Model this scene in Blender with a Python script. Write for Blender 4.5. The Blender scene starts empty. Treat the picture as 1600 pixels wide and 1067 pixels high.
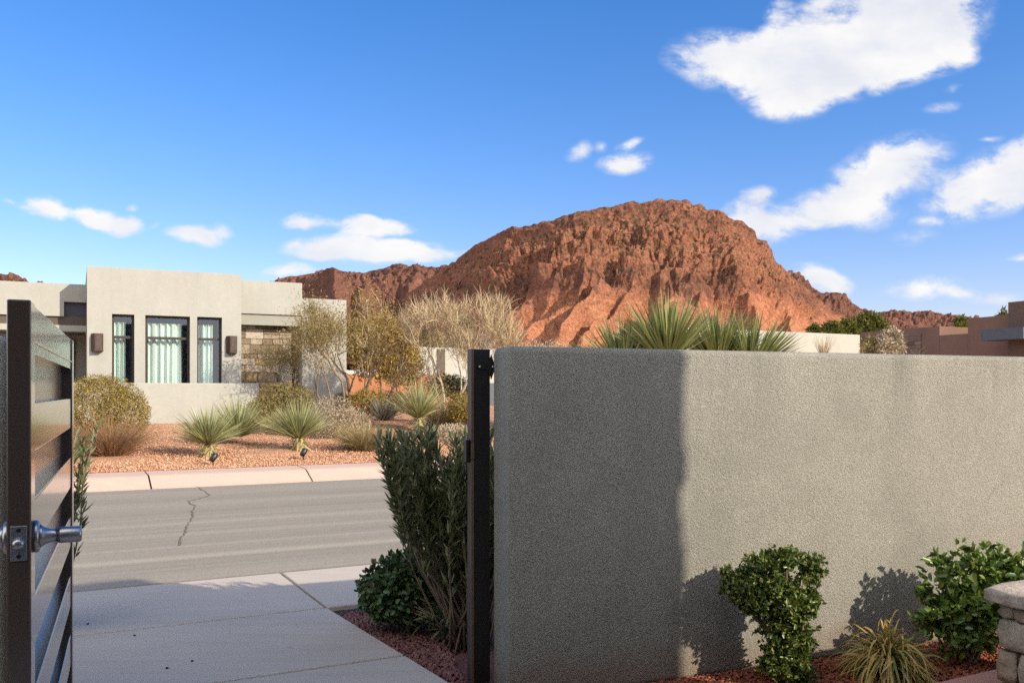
import bpy, math, random
import numpy as np
from mathutils import Vector

random.seed(7)
RNG = np.random.default_rng(11)
C = bpy.context.scene.collection
R = math.radians
F, CX, CY, EYE = 1400.0, 800.0, 612.0, 1.3       # lens in photo pixels, principal column, horizon row, eye height
S = np.array([0.885, 0.465]); S /= np.linalg.norm(S)   # along the street
Q = np.array([-S[1], S[0]])                            # across the street, away from the camera
SUN_AZ, SUN_EL = R(58), R(26.5)                          # sun to the right and behind

# ------------------------------------------------------------------ helpers
def pt(px, py, Y):
    return np.array([(px-CX)/F*Y, Y, EYE-(py-CY)/F*Y])
def sq(p, q, z=0.0):
    v = S*p + Q*q
    return np.array([v[0], v[1], z])
KERB_Q = 13.95
SLOPE = 0.075
def bed_z(q):
    return np.clip(0.15 + SLOPE*(q-KERB_Q), 0.0, 0.62)
def on_bed(px, py):
    k = Q[0]*(px-CX)/F + Q[1]
    Y = (EYE-0.15+SLOPE*KERB_Q)/((py-CY)/F + SLOPE*k)
    if k*Y > 20.2:
        Y = (EYE-0.62)/max((py-CY)/F, 0.012)
    X = (px-CX)/F*Y
    return np.array([X, Y, float(bed_z(Q[0]*X+Q[1]*Y))])
def bed_at(px, Y):
    X = (px-CX)/F*Y
    return np.array([X, Y, float(bed_z(Q[0]*X+Q[1]*Y))])
def nrm(v):
    v = np.asarray(v, float); return v/(np.linalg.norm(v, axis=-1, keepdims=True)+1e-9)

def tag(o, label=None, cat=None, group=None, kind=None):
    if label: o['label'] = label
    if cat: o['category'] = cat
    if group: o['group'] = group
    if kind: o['kind'] = kind
    return o
def thing(name, loc, label, cat, group=None):
    o = bpy.data.objects.new(name, None); C.objects.link(o)
    o.location = [float(c) for c in loc]; o.empty_display_size = 0.2
    return tag(o, label, cat, group)

class MB:
    def __init__(s): s.v = []; s.f = []; s.n = 0; s.mi = []
    def add(s, verts, faces, mi=0):
        verts = np.asarray(verts, float).reshape(-1, 3)
        s.v.append(verts)
        for f in faces:
            s.f.append(tuple(int(i)+s.n for i in f)); s.mi.append(mi)
        s.n += len(verts)
    def hexa(s, c, mi=0):            # 8 corners: bottom 4 ccw, top 4 ccw
        s.add(c, [(3,2,1,0),(4,5,6,7),(0,1,5,4),(1,2,6,5),(2,3,7,6),(3,0,4,7)], mi)
    def prism(s, ring, z0, z1, mi=0):   # ring of xy points
        n = len(ring)
        v = [(x, y, z0) for x, y in ring]+[(x, y, z1) for x, y in ring]
        f = [tuple(range(n-1, -1, -1)), tuple(range(n, 2*n))]
        f += [(i, (i+1) % n, n+(i+1) % n, n+i) for i in range(n)]
        s.add(v, f, mi)
    def box(s, o, a, b, c, mi=0):    # origin and three edge vectors
        o, a, b, c = [np.asarray(t, float) for t in (o, a, b, c)]
        s.hexa([o, o+a, o+a+b, o+b, o+c, o+a+c, o+a+b+c, o+b+c], mi)
    def tube(s, pts, rad, n=6, cap=True, mi=0):
        pts = np.asarray(pts, float); m = len(pts)
        rad = np.broadcast_to(rad, (m,))
        t = np.gradient(pts, axis=0); t = nrm(t)
        up = np.array([0, 0, 1.0]) if abs(t[0][2]) < 0.9 else np.array([1.0, 0, 0])
        vs = []
        for i in range(m):
            a = nrm(np.cross(t[i], up)); b = np.cross(t[i], a)
            for k in range(n):
                th = 2*math.pi*k/n
                vs.append(pts[i]+rad[i]*(a*math.cos(th)+b*math.sin(th)))
        fs = [(i*n+k, (i+1)*n+k, (i+1)*n+(k+1) % n, i*n+(k+1) % n) for i in range(m-1) for k in range(n)]
        if cap: fs += [tuple(range(n)), tuple(range(m*n-1, (m-1)*n-1, -1))]
        s.add(vs, fs, mi)
    def build(s, name, mat, parent=None, smooth=False, bevel=0, seg=2):
        return make_obj(name, np.concatenate(s.v) if s.v else np.zeros((0, 3)), s.f, mat, parent, smooth, bevel, seg, s.mi)

def make_obj(name, verts, faces, mat, parent=None, smooth=False, bevel=0, seg=2, mi=None):
    off = np.array(parent_loc(parent)) if parent is not None else np.zeros(3)
    me = bpy.data.meshes.new(name)
    v = np.asarray(verts, float)-off
    if isinstance(faces, np.ndarray):
        k = faces.shape[1]; nf = len(faces)
        me.vertices.add(len(v)); me.vertices.foreach_set('co', v.astype(np.float32).ravel())
        me.loops.add(nf*k); me.loops.foreach_set('vertex_index', faces.astype(np.int32).ravel())
        me.polygons.add(nf)
        me.polygons.foreach_set('loop_start', (np.arange(nf)*k).astype(np.int32))
        me.update(calc_edges=True); me.validate()
    else:
        me.from_pydata(v.tolist(), [], faces); me.update()
    mats = mat if isinstance(mat, (list, tuple)) else [mat]
    for m in mats: me.materials.append(m)
    if mi is not None and len(mats) > 1: me.polygons.foreach_set('material_index', mi)
    if smooth: me.polygons.foreach_set('use_smooth', [True]*len(me.polygons))
    o = bpy.data.objects.new(name, me); C.objects.link(o)
    if parent is not None: o.parent = parent
    if bevel:
        b = o.modifiers.new('bevel', 'BEVEL'); b.width = bevel; b.segments = seg; b.limit_method = 'ANGLE'; b.angle_limit = R(40)
    return o
def parent_loc(p):
    l = np.zeros(3)
    while p is not None:
        l += np.array(p.location); p = p.parent
    return l

# vectorised leaves: diamond leaves folded along the midrib
def leaves(P, D, L, W, fold=0.25, up=None):
    n = len(P); D = nrm(D)
    rv = RNG.normal(size=(n, 3)) if up is None else up+0.35*RNG.normal(size=(n, 3))
    A = nrm(np.cross(D, rv)); N = np.cross(A, D)
    L = np.broadcast_to(L, (n,))[:, None]; W = np.broadcast_to(W, (n,))[:, None]
    b = P; m1 = P+D*L*0.5+A*W*0.5+N*W*fold; m2 = P+D*L*0.5-A*W*0.5+N*W*fold; t = P+D*L-N*L*0.06
    v = np.stack([b, m1, t, m2], 1).reshape(-1, 3)
    f = np.arange(n*4).reshape(n, 4)
    return v, f
# broader leaves: hexagonal outline, two halves
def broad(P, D, L, W, fold=0.18, up=None):
    n = len(P); D = nrm(D)
    rv = RNG.normal(size=(n, 3)) if up is None else up+0.35*RNG.normal(size=(n, 3))
    A = nrm(np.cross(D, rv)); N = np.cross(A, D)
    L = np.broadcast_to(L, (n,))[:, None]; W = np.broadcast_to(W, (n,))[:, None]
    c1 = P+D*L*0.30+A*W*0.46+N*W*fold; c2 = P+D*L*0.72+A*W*0.40+N*W*fold*0.8
    d1 = P+D*L*0.30-A*W*0.46+N*W*fold; d2 = P+D*L*0.72-A*W*0.40+N*W*fold*0.8
    t = P+D*L-N*L*0.10; b = P
    v = np.stack([b, c1, c2, t, d2, d1], 1).reshape(-1, 3)
    i = np.arange(n)[:, None]*6
    f = np.concatenate([i+np.array([[0, 1, 2, 3]]), i+np.array([[0, 3, 4, 5]])], 0)
    return v, f
# vectorised blades / twigs: tapering ribbons that droop
def blades(P, D, L, W, droop=0.2, segs=4, taper=1.0, base=0.6, wob=0.0):
    n = len(P); D = nrm(D)
    L = np.broadcast_to(L, (n,)); W = np.broadcast_to(W, (n,)); droop = np.broadcast_to(droop, (n,))
    up = np.tile(np.array([[0, 0, 1.0]]), (n, 1))+0.5*RNG.normal(size=(n, 3))
    A = nrm(np.cross(D, up)); rows = []
    wv = RNG.normal(size=(n, 3))*wob
    for j in range(segs+1):
        t = j/segs
        c = P+D*(L*t)[:, None]; c[:, 2] -= droop*L*t*t
        c = c+wv*(L*math.sin(t*math.pi))[:, None]
        w = W*(base+(1-base)*min(1, t*3))*(1-t**2*taper)+1e-4
        rows += [c-A*(w/2)[:, None], c+A*(w/2)[:, None]]
    v = np.stack(rows, 1).reshape(-1, 3); k = 2*(segs+1)
    i = np.arange(n)[:, None]*k
    f = np.concatenate([i+np.array([[2*j, 2*j+1, 2*j+3, 2*j+2]]) for j in range(segs)], 0)
    return v, f
def join(*vf):
    vs, fs, n = [], [], 0
    for v, f in vf:
        vs.append(v); fs.append(f+n); n += len(v)
    return np.concatenate(vs), np.concatenate(fs)
def sphere_dirs(n, zmin=-1.0):
    z = RNG.uniform(zmin, 1, n); a = RNG.uniform(0, 2*math.pi, n); r = np.sqrt(1-z*z)
    return np.stack([r*np.cos(a), r*np.sin(a), z], 1)
# numpy gradient noise
PERM = RNG.permutation(512)
GA = RNG.uniform(0, 2*math.pi, 512)
def gn(x, y, seed=0):
    xi = np.floor(x).astype(int); yi = np.floor(y).astype(int); xf = x-xi; yf = y-yi
    def g(ix, iy, dx, dy):
        a = GA[PERM[(PERM[(ix+seed*37) % 512]+iy) % 512]]
        return np.cos(a)*dx+np.sin(a)*dy
    u = xf**3*(xf*(xf*6-15)+10); v = yf**3*(yf*(yf*6-15)+10)
    n0 = g(xi, yi, xf, yf)*(1-u)+g(xi+1, yi, xf-1, yf)*u
    n1 = g(xi, yi+1, xf, yf-1)*(1-u)+g(xi+1, yi+1, xf-1, yf-1)*u
    return (n0*(1-v)+n1*v)*1.5
def fbm(x, y, o=5, seed=0, g=0.5):
    t = 0; a = 1.0
    for k in range(o):
        t = t+a*gn(x*2**k, y*2**k, seed+k); a *= g
    return t
def ridged(x, y, o=4, seed=0, g=0.5):
    t = 0; a = 1.0
    for k in range(o):
        t = t+a*(1-np.abs(gn(x*2**k, y*2**k, seed+k))*1.6); a *= g
    return t

# ------------------------------------------------------------------ materials
class NT:
    def __init__(s, name):
        s.m = bpy.data.materials.new(name); s.m.use_nodes = True
        s.t = s.m.node_tree; s.n = s.t.nodes; s.l = s.t.links
        s.b = s.n['Principled BSDF']; s.out = s.n['Material Output']
        tc = s.n.new('ShaderNodeTexCoord'); s.obj = tc.outputs['Object']
    def link(s, a, b): s.l.new(a, b)
    def noise(s, scale, detail=4, rough=0.55, vec=None, dist=0.0):
        k = s.n.new('ShaderNodeTexNoise'); k.inputs['Scale'].default_value = scale
        k.inputs['Detail'].default_value = detail; k.inputs['Roughness'].default_value = rough
        k.inputs['Distortion'].default_value = dist
        s.link(vec or s.obj, k.inputs['Vector']); return k.outputs['Fac']
    def voro(s, scale, feature='F1', out='Distance', vec=None, rnd=1.0):
        k = s.n.new('ShaderNodeTexVoronoi'); k.feature = feature; k.inputs['Scale'].default_value = scale
        k.inputs['Randomness'].default_value = rnd
        s.link(vec or s.obj, k.inputs['Vector']); return k.outputs[out]
    def mapv(s, rot=(0, 0, 0), scale=(1, 1, 1), vec=None):
        k = s.n.new('ShaderNodeMapping'); k.inputs['Rotation'].default_value = rot; k.inputs['Scale'].default_value = scale
        s.link(vec or s.obj, k.inputs['Vector']); return k.outputs[0]
    def mixv(s, amt):
        k = s.n.new('ShaderNodeTexNoise'); k.inputs['Scale'].default_value = 3.0; k.inputs['Detail'].default_value = 4; s.link(s.obj, k.inputs['Vector'])
        a = s.n.new('ShaderNodeVectorMath'); a.operation = 'MULTIPLY_ADD'; s.link(k.outputs['Color'], a.inputs[0]); a.inputs[1].default_value = (amt,)*3; s.link(s.obj, a.inputs[2]); return a.outputs[0]
    def ramp(s, fac, stops, interp='LINEAR'):
        k = s.n.new('ShaderNodeValToRGB'); k.color_ramp.interpolation = interp
        e = k.color_ramp.elements
        while len(e) < len(stops): e.new(0.5)
        for i, (p, c) in enumerate(stops):
            e[i].position = p; e[i].color = (c[0], c[1], c[2], 1) if len(c) == 3 else c
        s.link(fac, k.inputs[0]); return k.outputs[0]
    def mix(s, fac, a, b, mode='MIX'):
        k = s.n.new('ShaderNodeMix'); k.data_type = 'RGBA'; k.blend_type = mode
        for sock, val in ((k.inputs[0], fac), (k.inputs[6], a), (k.inputs[7], b)):
            if hasattr(val, 'links') or isinstance(val, bpy.types.NodeSocket): s.link(val, sock)
            elif isinstance(val, (int, float)): sock.default_value = val
            else: sock.default_value = (*val, 1)
        return k.outputs[2]
    def math(s, op, a, b=None, clamp=False):
        k = s.n.new('ShaderNodeMath'); k.operation = op; k.use_clamp = clamp
        for i, val in enumerate((a, b)):
            if val is None: continue
            if isinstance(val, bpy.types.NodeSocket): s.link(val, k.inputs[i])
            else: k.inputs[i].default_value = val
        return k.outputs[0]
    def island(s):
        return s.n.new('ShaderNodeNewGeometry').outputs['Random Per Island']
    def sep(s, vec=None):
        k = s.n.new('ShaderNodeSeparateXYZ'); s.link(vec or s.obj, k.inputs[0]); return k.outputs
    def bump(s, h, strength=0.5, dist=0.01):
        k = s.n.new('ShaderNodeBump'); k.inputs['Strength'].default_value = strength; k.inputs['Distance'].default_value = dist
        s.link(h, k.inputs['Height']); s.link(k.outputs[0], s.b.inputs['Normal']); return k
    def color(s, c):
        if isinstance(c, bpy.types.NodeSocket): s.link(c, s.b.inputs['Base Color'])
        else: s.b.inputs['Base Color'].default_value = (*c, 1)
        return s
    def set(s, rough=None, metal=None, spec=None, coat=None, coat_r=None):
        if rough is not None: s.b.inputs['Roughness'].default_value = rough
        if metal is not None: s.b.inputs['Metallic'].default_value = metal
        if spec is not None: s.b.inputs['Specular IOR Level'].default_value = spec
        if coat is not None: s.b.inputs['Coat Weight'].default_value = coat
        if coat_r is not None: s.b.inputs['Coat Roughness'].default_value = coat_r
        return s

def leaf_mat(name, cols, transl=0.25, rough=0.6, spec=0.12):
    t = NT(name); st = [(i/max(1, len(cols)-1), c) for i, c in enumerate(cols)]
    c = t.ramp(t.island(), st); t.color(c).set(rough=rough, spec=spec)
    if transl:
        tr = t.n.new('ShaderNodeBsdfTranslucent'); t.link(c, tr.inputs[0])
        mx = t.n.new('ShaderNodeMixShader'); mx.inputs[0].default_value = transl
        t.link(t.b.outputs[0], mx.inputs[1]); t.link(tr.outputs[0], mx.inputs[2]); t.link(mx.outputs[0], t.out.inputs[0])
    return t.m
def plain(name, c, rough=0.6, metal=0, spec=0.4, var=0.12, scale=8, bump=0.0, bscale=60, bdist=0.004):
    t = NT(name)
    n = t.noise(scale, 5)
    lo = tuple(x*(1-var) for x in c); hi = tuple(min(1, x*(1+var)) for x in c)
    t.color(t.ramp(n, [(0.3, lo), (0.7, hi)])).set(rough=rough, metal=metal, spec=spec)
    if bump: t.bump(t.noise(bscale, 4), bump, bdist)
    return t.m

def stucco(name, c, grain=150.0, strength=0.9, dist=0.006, speck=0.25, patch=0.10, streak=0.0, wear=False):
    t = NT(name)
    big = t.noise(1.3, 4); mid = t.noise(9, 4)
    fine = t.noise(grain, 3, 0.6)
    col = t.ramp(big, [(0.3, tuple(x*(1-patch) for x in c)), (0.7, tuple(x*(1+patch) for x in c))])
    f = t.ramp(fine, [(0.36, (1-speck,)*3), (0.5, (1, 1, 1)), (0.66, (1+speck*0.7,)*3)])
    col = t.mix(1.0, col, f, 'MULTIPLY')
    col = t.mix(0.25, col, t.ramp(mid, [(0.3, tuple(x*0.85 for x in c)), (0.7, tuple(x*1.1 for x in c))]))
    if streak:
        st = t.noise(5.0, 5, 0.6, t.mapv(scale=(1, 1, 0.12)))
        col = t.mix(streak, col, t.ramp(st, [(0.35, tuple(x*0.7 for x in c)), (0.6, c)]))
    if wear:
        z = t.sep()[2]
        drip = t.noise(7.0, 4, 0.6, t.mapv(scale=(1, 1, 0.05)))
        top = t.ramp(t.math('SUBTRACT', WT, z), [(0.0, (1, 1, 1)), (0.42, (0, 0, 0))])
        col = t.mix(t.math('MULTIPLY', t.math('MULTIPLY', t.sep(t.ramp(drip, [(0.52, (0, 0, 0)), (0.66, (1, 1, 1))]))[0], t.sep(top)[0]), 0.42), col, tuple(x*0.50 for x in c))
        spl = t.math('ADD', z, t.math('MULTIPLY', t.math('SUBTRACT', t.noise(6, 5, 0.65), 0.5), 0.30))
        col = t.mix(t.math('MULTIPLY', t.sep(t.ramp(spl, [(0.0, (1, 1, 1)), (0.16, (0, 0, 0))]))[0], 0.50), col, (0.22, 0.13, 0.085))
        tro = t.noise(2.6, 3, 0.5, t.mapv(scale=(1, 1, 1.6)), 1.2)
        col = t.mix(t.math('MULTIPLY', t.sep(t.ramp(tro, [(0.50, (0, 0, 0)), (0.62, (1, 1, 1))]))[0], 0.30), col, tuple(x*0.80 for x in c))
        ck = t.voro(0.55, 'DISTANCE_TO_EDGE', 'Distance', t.mixv(0.22))
        cm_ = t.math('MULTIPLY', t.sep(t.ramp(ck, [(0.0, (1, 1, 1)), (0.0035, (0, 0, 0))]))[0], t.sep(t.ramp(t.noise(0.9, 2), [(0.50, (0, 0, 0)), (0.60, (1, 1, 1))]))[0])
        col = t.mix(t.math('MULTIPLY', cm_, 0.5), col, tuple(x*0.40 for x in c))
    t.color(col).set(rough=0.95, spec=0.15)
    h = t.math('ADD', fine, t.math('MULTIPLY', t.noise(grain*0.4, 2), 0.7))
    t.bump(h, strength, dist)
    return t.m

WT = 1.497
M = {}
M['wall'] = stucco('wall_stucco', (0.350, 0.337, 0.285), 260, 1.0, 0.0095, 0.85, 0.16, 0.22, True)
M['house'] = stucco('house_stucco', (0.347, 0.342, 0.302), 60, 0.5, 0.006, 0.06, 0.06, 0.15)
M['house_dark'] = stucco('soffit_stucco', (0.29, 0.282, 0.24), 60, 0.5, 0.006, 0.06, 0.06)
M['lowwall'] = stucco('low_wall_stucco', (0.35, 0.347, 0.308), 60, 0.5, 0.006, 0.06, 0.06, 0.15)
M['palewall'] = stucco('pale_wall_stucco', (0.375, 0.365, 0.315), 40, 0.4, 0.006, 0.05, 0.06, 0.1)
M['brown'] = stucco('brown_stucco', (0.185, 0.112, 0.082), 40, 0.4, 0.006, 0.05, 0.08)
M['terra'] = stucco('terracotta_stucco', (0.36, 0.155, 0.075), 40, 0.4, 0.006, 0.06, 0.12)
M['ownhouse'] = stucco('own_house_stucco', (0.40, 0.37, 0.30), 60, 0.5, 0.006, 0.06, 0.06)
M['black'] = plain('black_steel', (0.012, 0.010, 0.009), 0.42, 0.0, 0.5, 0.2, 30)
M['bronze'] = plain('bronze_lamp', (0.055, 0.028, 0.018), 0.5, 0.2, 0.4, 0.4, 14)
M['copper_edge'] = plain('copper_bronze', (0.20, 0.11, 0.07), 0.45, 0.5, 0.5, 0.2, 30)  # copper tone, also painting the lit side of the gate post
M['fascia'] = plain('blue_grey_fascia', (0.075, 0.085, 0.10), 0.6, 0.0, 0.4, 0.1)
M['darkvoid'] = plain('dark_interior', (0.02, 0.018, 0.018), 0.9)
M['slot'] = plain('slate_panel', (0.06, 0.06, 0.075), 0.7)
M['beam'] = plain('brown_beam', (0.085, 0.065, 0.048), 0.7)
M['doorwood'] = plain('door_wood', (0.06, 0.038, 0.032), 0.6, var=0.25, scale=20)
M['frame'] = plain('window_frame', (0.035, 0.026, 0.022), 0.5)

def gate_paint():
    t = NT('glossy_gate_paint'); t.color((0.085, 0.058, 0.042)).set(rough=0.20, spec=0.8, coat=0.7, coat_r=0.10)
    t.bump(t.noise(7, 2), 0.05, 0.003)
    return t.m
M['gate'] = gate_paint()
def gate_panel():
    t = NT('ribbed_gate_panel'); t.color((0.13, 0.085, 0.06)).set(rough=0.28, spec=0.8, coat=0.6, coat_r=0.15)
    z = t.sep()[2]
    w = t.math('SINE', t.math('MULTIPLY', z, 900.0))
    t.bump(w, 0.25, 0.001)
    return t.m
M['panel'] = gate_panel()
def brushed():
    t = NT('brushed_nickel'); n = t.noise(40, 3, 0.5, t.mapv(scale=(1, 1, 14)))
    t.color(t.ramp(n, [(0.3, (0.44, 0.42, 0.40)), (0.7, (0.58, 0.56, 0.53))])).set(rough=0.33, metal=1.0)
    return t.m
M['nickel'] = brushed()
M['plate'] = plain('latch_plate_steel', (0.50, 0.49, 0.48), 0.38, 1.0, 0.5, 0.15, 60)

def glass():
    t = NT('window_glass')
    tr = t.n.new('ShaderNodeBsdfTransparent'); tr.inputs[0].default_value = (0.79, 0.87, 0.86, 1)
    gl = t.n.new('ShaderNodeBsdfGlossy'); gl.inputs['Roughness'].default_value = 0.02; gl.inputs[0].default_value = (0.9, 0.95, 1, 1)
    lw = t.n.new('ShaderNodeLayerWeight'); lw.inputs[0].default_value = 0.5
    fac = t.math('ADD', t.math('MULTIPLY', t.math('POWER', lw.outputs['Facing'], 4.0), 0.8), 0.09)
    bp = t.n.new('ShaderNodeBump'); bp.inputs['Strength'].default_value = 0.04; bp.inputs['Distance'].default_value = 0.01
    t.link(t.noise(1.7, 2), bp.inputs['Height']); t.link(bp.outputs[0], gl.inputs['Normal'])
    mx = t.n.new('ShaderNodeMixShader'); t.link(fac, mx.inputs[0]); t.link(tr.outputs[0], mx.inputs[1]); t.link(gl.outputs[0], mx.inputs[2])
    t.link(mx.outputs[0], t.out.inputs[0])
    return t.m
M['glass'] = glass()
M['curtain'] = plain('pale_curtain', (0.72, 0.77, 0.72), 0.85, 0, 0.2, 0.04, 3)

def concrete(name, c, var=0.12, warm=None):
    t = NT(name)
    a = t.noise(1.6, 6, 0.6); b = t.noise(70, 3)
    st = t.noise(3.0, 6, 0.65, t.mapv(rot=(0, 0, -math.atan2(S[1], S[0])), scale=(0.5, 5, 1)))
    col = t.ramp(a, [(0.25, tuple(x*(1-var) for x in c)), (0.75, tuple(x*(1+var) for x in c))])
    col = t.mix(0.5, col, t.ramp(st, [(0.3, tuple(x*(1-1.3*var) for x in c)), (0.7, tuple(x*(1+var) for x in c))]))
    col = t.mix(1.0, col, t.ramp(b, [(0.3, (0.92,)*3), (0.7, (1.06,)*3)]), 'MULTIPLY')
    sp = t.voro(4.5)
    col = t.mix(t.ramp(sp, [(0.03, (0.55,)*3), (0.07, (0, 0, 0))]), col, tuple(x*0.55 for x in c))
    t.color(col).set(rough=0.85, spec=0.25)
    t.bump(t.math('ADD', b, t.noise(12, 4)), 0.25, 0.003)
    return t.m
M['walk'] = concrete('walkway_concrete', (0.475, 0.415, 0.35))
M['kerb'] = concrete('kerb_concrete', (0.50, 0.365, 0.29), 0.09)
M['path'] = concrete('pink_path_concrete', (0.44, 0.24, 0.19), 0.08)
M['joint'] = plain('joint_shadow_gap', (0.025, 0.022, 0.02), 0.95)

def asphalt():
    t = NT('worn_asphalt')
    rot = t.mapv(rot=(0, 0, -math.atan2(S[1], S[0])))
    lane = t.n.new('ShaderNodeMapping'); lane.inputs['Scale'].default_value = (0.03, 1.4, 1); t.link(rot, lane.inputs[0])
    band = t.noise(1.0, 5, 0.6, lane.outputs[0])
    l2 = t.n.new('ShaderNodeMapping'); l2.inputs['Scale'].default_value = (0.12, 7, 1); t.link(rot, l2.inputs[0])
    band2 = t.noise(1.0, 5, 0.65, l2.outputs[0])
    agg = t.voro(170, out='Color'); fine = t.noise(200, 2)
    base = (0.262, 0.232, 0.186)
    col = t.ramp(band, [(0.3, tuple(x*0.80 for x in base)), (0.52, base), (0.68, tuple(x*1.28 for x in base))])
    col = t.mix(0.45, col, t.ramp(band2, [(0.32, tuple(x*0.78 for x in base)), (0.68, tuple(x*1.22 for x in base))]))
    y = t.sep(rot)[1]
    def line(pos, w, k):
        d = t.math('ABSOLUTE', t.math('SUBTRACT', t.math('ADD', y, t.math('MULTIPLY', t.noise(0.5, 3), 0.12)), pos+0.06))
        return t.math('MULTIPLY', t.math('SUBTRACT', 1.0, t.math('DIVIDE', d, w), clamp=True), k)
    for pos, w, k in ((7.55, 0.14, 0.55), (8.1, 0.10, 0.35), (9.5, 0.16, 0.30)):
        col = t.mix(line(pos, w, k), col, (0.40, 0.35, 0.27))
    col = t.mix(line(6.55, 0.10, 0.75), col, (0.16, 0.105, 0.065))
    col = t.mix(1.0, col, t.ramp(t.math('ADD', t.math('MULTIPLY', fine, 0.6), t.math('MULTIPLY', t.sep(agg)[0], 0.4)), [(0.25, (0.74,)*3), (0.5, (1, 1, 1)), (0.8, (1.3,)*3)]), 'MULTIPLY')
    t.color(col).set(rough=0.9, spec=0.25)
    t.bump(t.math('ADD', fine, t.voro(150)), 0.35, 0.004)
    return t.m
M['asphalt'] = asphalt()
M['crack'] = plain('crack_filler', (0.13, 0.11, 0.09), 0.9)

def gravel(name, cols, scale=38, bump=1.0, dist=0.02):
    t = NT(name)
    c = t.sep(t.voro(scale, out='Color'))[0]; d = t.voro(scale)
    st = [(i/(len(cols)-1), k) for i, k in enumerate(cols)]
    col = t.ramp(c, st)
    big = t.noise(0.8, 5)
    col = t.mix(1.0, col, t.ramp(big, [(0.3, (0.82,)*3), (0.7, (1.12,)*3)]), 'MULTIPLY')
    t.color(col).set(rough=0.95, spec=0.15)
    t.bump(t.math('SUBTRACT', 1.0, d), bump, dist)
    return t.m
GCOL = [(0.31, 0.14, 0.078), (0.47, 0.25, 0.145), (0.55, 0.33, 0.20), (0.38, 0.18, 0.10), (0.64, 0.46, 0.31)]
M['gravel'] = gravel('tan_red_gravel', GCOL, 34, 1.0, 0.02)
M['lava_base'] = gravel('lava_rock_base', [(0.10, 0.045, 0.040), (0.18, 0.08, 0.07), (0.14, 0.065, 0.06)], 60, 1.0, 0.012)
M['mulch_base'] = gravel('red_mulch_base', [(0.16, 0.045, 0.025), (0.25, 0.08, 0.045), (0.12, 0.04, 0.025)], 60, 1.0, 0.015)
M['lava'] = leaf_mat('lava_rock', [(0.13, 0.055, 0.05), (0.24, 0.115, 0.10), (0.17, 0.075, 0.07), (0.30, 0.17, 0.15)], 0, 0.95, 0.1)
M['mulch'] = leaf_mat('red_mulch_chips', [(0.20, 0.06, 0.032), (0.34, 0.125, 0.07), (0.26, 0.085, 0.05), (0.16, 0.06, 0.045)], 0, 0.95, 0.1)
M['pebble'] = leaf_mat('tan_red_pebbles', GCOL, 0, 0.95, 0.1)
M['desert'] = gravel('desert_ground', [(0.30, 0.17, 0.10), (0.36, 0.22, 0.13), (0.28, 0.15, 0.09)], 1.2, 0.5, 0.05)
def stone_mat(name, cols):
    t = NT(name); st = [(i/(len(cols)-1), c) for i, c in enumerate(cols)]
    c = t.ramp(t.island(), st, 'CONSTANT' if len(cols) > 4 else 'LINEAR')
    c = t.mix(1.0, c, t.ramp(t.noise(22, 6, 0.65), [(0.3, (0.68,)*3), (0.7, (1.2,)*3)]), 'MULTIPLY')
    t.color(c).set(rough=0.9, spec=0.2); t.bump(t.noise(45, 6, 0.7), 0.8, 0.012)
    return t.m
M['ashlar'] = stone_mat('ashlar_stone', [(0.32, 0.255, 0.18), (0.19, 0.145, 0.095), (0.43, 0.37, 0.30), (0.29, 0.21, 0.11), (0.36, 0.30, 0.23), (0.22, 0.17, 0.12), (0.46, 0.40, 0.33)])
M['dkstone'] = stone_mat('brown_ledge_stone', [(0.15, 0.095, 0.07), (0.22, 0.15, 0.11), (0.11, 0.07, 0.055), (0.26, 0.19, 0.14)])
M['pillarstone'] = stone_mat('pillar_stone', [(0.40, 0.31, 0.215), (0.44, 0.38, 0.30), (0.34, 0.255, 0.17), (0.40, 0.345, 0.28)])
M['mortar'] = plain('mortar', (0.17, 0.145, 0.115), 0.95)
M['cap'] = stone_mat('cap_stone', [(0.47, 0.40, 0.32), (0.50, 0.43, 0.35)])

# ------------------------------------------------------------------ camera, sun, sky
cam = bpy.data.cameras.new('camera'); co = bpy.data.objects.new('camera', cam); C.objects.link(co)
co.location = (0, 0, EYE); co.rotation_euler = (R(90), 0, 0)
cam.sensor_width = 36; cam.lens = F/1600*36; cam.shift_y = (CY-533.5)/1600
cam.clip_start = 0.05; cam.clip_end = 8000
sc = bpy.context.scene; sc.camera = co
sun_dir = np.array([math.sin(SUN_AZ)*math.cos(SUN_EL), -math.cos(SUN_AZ)*math.cos(SUN_EL), math.sin(SUN_EL)])
sl = bpy.data.lights.new('sun', 'SUN'); sl.energy = 3.7; sl.angle = R(0.6); sl.color = (1.0, 0.88, 0.72)
so = bpy.data.objects.new('sun', sl); C.objects.link(so); so.location = (30, -30, 40)
so.rotation_euler = Vector((-sun_dir).tolist()).to_track_quat('-Z', 'Y').to_euler()

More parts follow.
